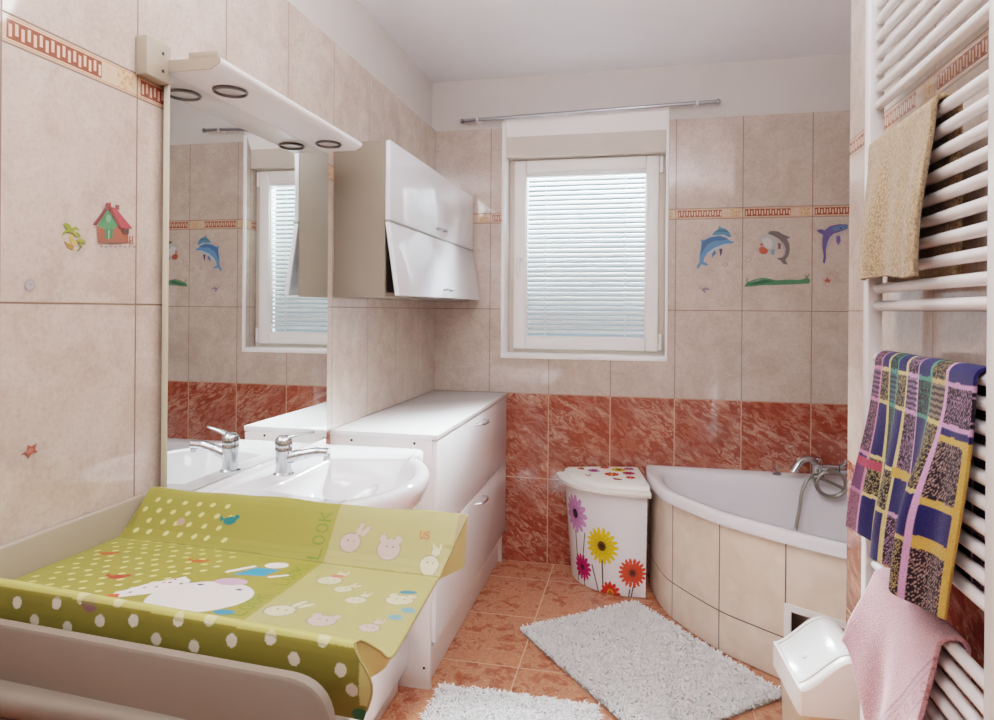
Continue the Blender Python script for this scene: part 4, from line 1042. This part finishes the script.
# pink towel
def fk(u, g): return .006+.028*g+(.012*math.sin(u*10+2))*sm(.1, 1, g)+.032*sm(.55, 1, u)*sm(.1, 1, g)-.018*math.exp(-((u-.62)/.12)**2)*sm(.1, .8, g)
def pk(U, D, un):
    c = np.zeros(U.shape+(3,)); c[:] = np.array(lin((206, 158, 164)))
    ds = D-(.055+1.35*U); bd = ds > 0
    put(c, bd, (196, 146, 152), .8)
    for o_, w_ in ((0., .004), (.022, .0025), (.085, .004)): put(c, np.abs(ds-o_) < w_, (156, 100, 110), .8)
    for k in range(10):
        uc = .01+k*.032; put(c, ell(U, D, uc, .055+1.35*uc+.054, .011, .017, -.9+(k % 2)*.5) < 1, (164, 106, 116), .75); put(c, ell(U, D, uc, .055+1.35*uc+.054, .006, .010, -.9+(k % 2)*.5) < 1, (200, 152, 156), .8)
    put(c, un > .985, (220, 190, 190), .5)
    return c
tpk = towel('towel', 'pink', 'terry_pink', .746, 1.325, 1.650, lambda u: .41-.235*sm(.45, 1, u), lambda u: .20, fk, pk, ybot=lambda u, g: .10*g*(1-u)+.04*g*u, th=.008)
tag(tpk, 'dusty pink terry towel draped over the lowest tubes of the towel radiator', 'towel')

# ================================================================== SWING BIN
sb = thing('swing_bin', 'white plastic swing-lid waste bin between the bath and the radiator', 'waste bin', (.51, 2.05, 0))
cx, cyb = .516, 2.05; BR = Matrix.Rotation(math.radians(4), 3, 'Z')
def brot(mb):
    mb.v = [tuple(BR @ (Vector(p)-Vector((cx, cyb, 0)))+Vector((cx, cyb, 0))) for p in mb.v]; return mb
def rr_loop(hx, hy, z, r, n=8, ox=0.):
    P = rounded([(cx-hx+ox, cyb-hy), (cx+hx+ox, cyb-hy), (cx+hx+ox, cyb+hy), (cx-hx+ox, cyb+hy)], r, n); return [(p[0], p[1], z) for p in [(q.x, q.y) for q in [Vector((a[0], a[1])) for a in P]]]
m = MB(); m.loft([rr_loop(.072, .100, .001, .03), rr_loop(.077, .104, .006, .032), rr_loop(.088, .120, .262, .035), rr_loop(.090, .122, .266, .035), rr_loop(.088, .120, .270, .035)], True, True, False)
brot(m).build('bin_body', 'plastic_shaded', sb)
HW = .101
def bz(t):                                  # arched section of the hood, t from the room side to the wall side
    if t < .70: q = t/.70; return .333+.088*(q*q*(3-2*q))**.9
    q = (1-t)/.30; return .356+.065*math.sqrt(max(0, 1-max(0., 1-q)**2.4))
NHX = 30
def hood(yoff, k):
    return [(cx+(-HW+2*HW*i/NHX)*k, cyb+yoff, bz(i/NHX)-(1-k)*.10) for i in range(NHX+1)]
secs = []
for yo, k in ((-.135, .93), (-.131, .97), (-.122, 1.0), (.122, 1.0), (.131, .97), (.135, .93)):
    top = hood(yo, k); secs.append(top+[(p[0], p[1], .262) for p in top[::-1]])
m = MB(); m.loft(secs, True, True, True); brot(m).build('hood', 'plastic_w', sb, True, 35)
def fx(t): return cx-HW+2*HW*t
ts = [.05+.75*i/24 for i in range(25)]
fl = []
for yo in (-.104, -.099, .099, .104):
    e = .0035 if abs(yo) < .10 else .0005
    fl.append([(fx(t)-.0015, cyb+yo, bz(t)+e) for t in ts])
m = MB(); m.loft(fl, False); flp = brot(m).build('swing_flap', 'flap_w', sb, True, 35)
m = MB(); m.lathe([(.011, .0), (.010, .004), (.006, .006), (.001, .007)], (fx(.26), cyb-.02, bz(.26)+.002), (-.55, 0, .83), 18); brot(m).build('push_button', 'flap_w', flp)
m = MB()
m.tube([(fx(t)-.001, cyb-.107, bz(t)+.0006) for t in ts[::-1]]+[(fx(t)-.001, cyb+.107, bz(t)+.0006) for t in ts], .0014, 6)
brot(m).build('flap_gap', 'frame_edge', sb)

# ================================================================== RUGS
def rug(name, label, o, ux, L, Wd, seed):
    rg = np.random.RandomState(seed); ux = Vector((ux[0], ux[1], 0)).normalized(); uy = Vector((-ux.y, ux.x, 0)); o = Vector((o[0], o[1], 0))
    root = thing(name, label, 'bath rug', o+ux*L/2+uy*Wd/2)
    P = rounded([(0, 0), (L, 0), (L, Wd), (0, Wd)], .03, 4); P = [Vector((p[0], p[1])) for p in [(q.x, q.y) for q in [Vector((a[0], a[1])) for a in P]]]
    W = lambda p, z: tuple(o+ux*p.x+uy*p.y+Vector((0, 0, z)))
    m = MB(); m.loft([[W(p, .002) for p in P], [W(p, .007) for p in P]], True, True, True); m.build('rug_backing', 'rugback', root)
    N = int(L*Wd*52000); a = rg.rand(N)*L; b = rg.rand(N)*Wd
    vs = np.zeros((N, 5, 3)); th = rg.rand(N)*2*PI; ln = .014+.012*rg.rand(N); w = .0022+.0012*rg.rand(N)
    lean = .35+.9*rg.rand(N)
    d = np.stack([np.cos(th), np.sin(th)], 1); nrm_ = np.stack([-np.sin(th), np.cos(th)], 1)
    base = np.stack([a, b], 1)
    lv = .006
    def setv(k, off2, z): vs[:, k, 0:2] = base+off2; vs[:, k, 2] = z
    setv(0, -nrm_*w[:, None], lv); setv(1, nrm_*w[:, None], lv)
    mid = d*(ln*lean*.45)[:, None]; setv(2, mid+nrm_*w[:, None]*1.0, lv+ln*.62); setv(3, mid-nrm_*w[:, None]*1.0, lv+ln*.62)
    setv(4, d*(ln*lean)[:, None], lv+ln*(.95-.35*lean))
    flat = vs.reshape(-1, 3); R = np.array([[ux.x, uy.x], [ux.y, uy.y]])
    xy = flat[:, :2] @ R.T+np.array([o.x, o.y])
    V = np.concatenate([xy, flat[:, 2:]], 1)
    i0 = np.arange(N)*5
    F = [[i, i+1, i+2, i+3] for i in i0]+[[i+3, i+2, i+4] for i in i0]
    m = MB(); m.v = V.tolist(); m.f = F; m.mi = [0]*len(F)
    br = (.84+.16*rg.rand(N))[:, None, None]*np.array(lin((250, 249, 247)))[None, None, :]*np.array([.90, .90, 1.0, 1.0, 1.0])[None, :, None]  # roots darkened, shade between the tufts put into the yarn colour
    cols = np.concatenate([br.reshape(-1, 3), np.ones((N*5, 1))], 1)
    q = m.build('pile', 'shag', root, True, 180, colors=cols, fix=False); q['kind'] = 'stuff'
    return root
rug('bath_rug', 'white shaggy rug lying diagonally in front of the bath', (-.480, 2.722), (.632, -.775), .82, .60, 5)
rug('bath_rug', 'white shaggy rug at the bottom edge, in front of the vanity cabinet', (-.680, 1.56), (1, 0), .555, .69, 9)

# ================================================================== LIGHT
w = bpy.data.worlds.new('outside'); bpy.context.scene.world = w; w.use_nodes = True
bg = w.node_tree.nodes['Background']; bg.inputs[0].default_value = (.78, .90, 1.0, 1); bg.inputs[1].default_value = .30
def area(name, loc, target, sx, sy, e, c):
    l = bpy.data.lights.new(name, 'AREA'); l.shape = 'RECTANGLE'; l.size = sx; l.size_y = sy; l.energy = e; l.color = c
    o = bpy.data.objects.new(name, l); C.objects.link(o); o.location = loc
    o.rotation_euler = (Vector(target)-Vector(loc)).to_track_quat('-Z', 'Y').to_euler(); return o
area('daylight', (-.3, 5.3, 3.9), (-.3, 3.6, 1.75), 3.2, 1.6, 10500, (.93, .97, 1.0))
l = bpy.data.lights.new('ceiling_lamp', 'POINT'); l.energy = 7; l.shadow_soft_size = .15; l.color = (.96, .97, 1.0)
o = bpy.data.objects.new('ceiling_lamp', l); C.objects.link(o); o.location = (-.05, 1.72, 2.40)
area('ceiling_fill', (-.22, .55, 1.98), (-.22, .551, 3.4), .42, .42, 30, (.96, .97, 1.0))  # added up-facing fill that brightens the ceiling, not a fixture of the room
l = bpy.data.lights.new('rear_fill', 'POINT'); l.energy = 1; l.shadow_soft_size = .3; l.color = (1.0, .97, .94)  # added weak fill behind the camera, no lamp known there
o = bpy.data.objects.new('rear_fill', l); C.objects.link(o); o.location = (-.1, -.3, 2.2)

# ================================================================== CAMERA
cam = bpy.data.cameras.new('camera'); co = bpy.data.objects.new('camera', cam); C.objects.link(co)
cam.sensor_width = 36; cam.sensor_fit = 'HORIZONTAL'; cam.lens = FPX/994*36; cam.shift_y = -(360-CY)/994; cam.clip_start = .02
mt = Matrix((( RV.x, UV.x, -FV.x, CAM.x), (RV.y, UV.y, -FV.y, CAM.y), (RV.z, UV.z, -FV.z, CAM.z), (0, 0, 0, 1)))
co.matrix_world = mt
sc = bpy.context.scene; sc.camera = co
sc.view_settings.view_transform = 'Filmic'; sc.view_settings.look = 'Medium High Contrast'; sc.view_settings.exposure = 1.0
sc.cycles.use_denoising = True
sc.cycles.max_bounces = 10; sc.cycles.diffuse_bounces = 5; sc.cycles.glossy_bounces = 5; sc.cycles.transparent_max_bounces = 8
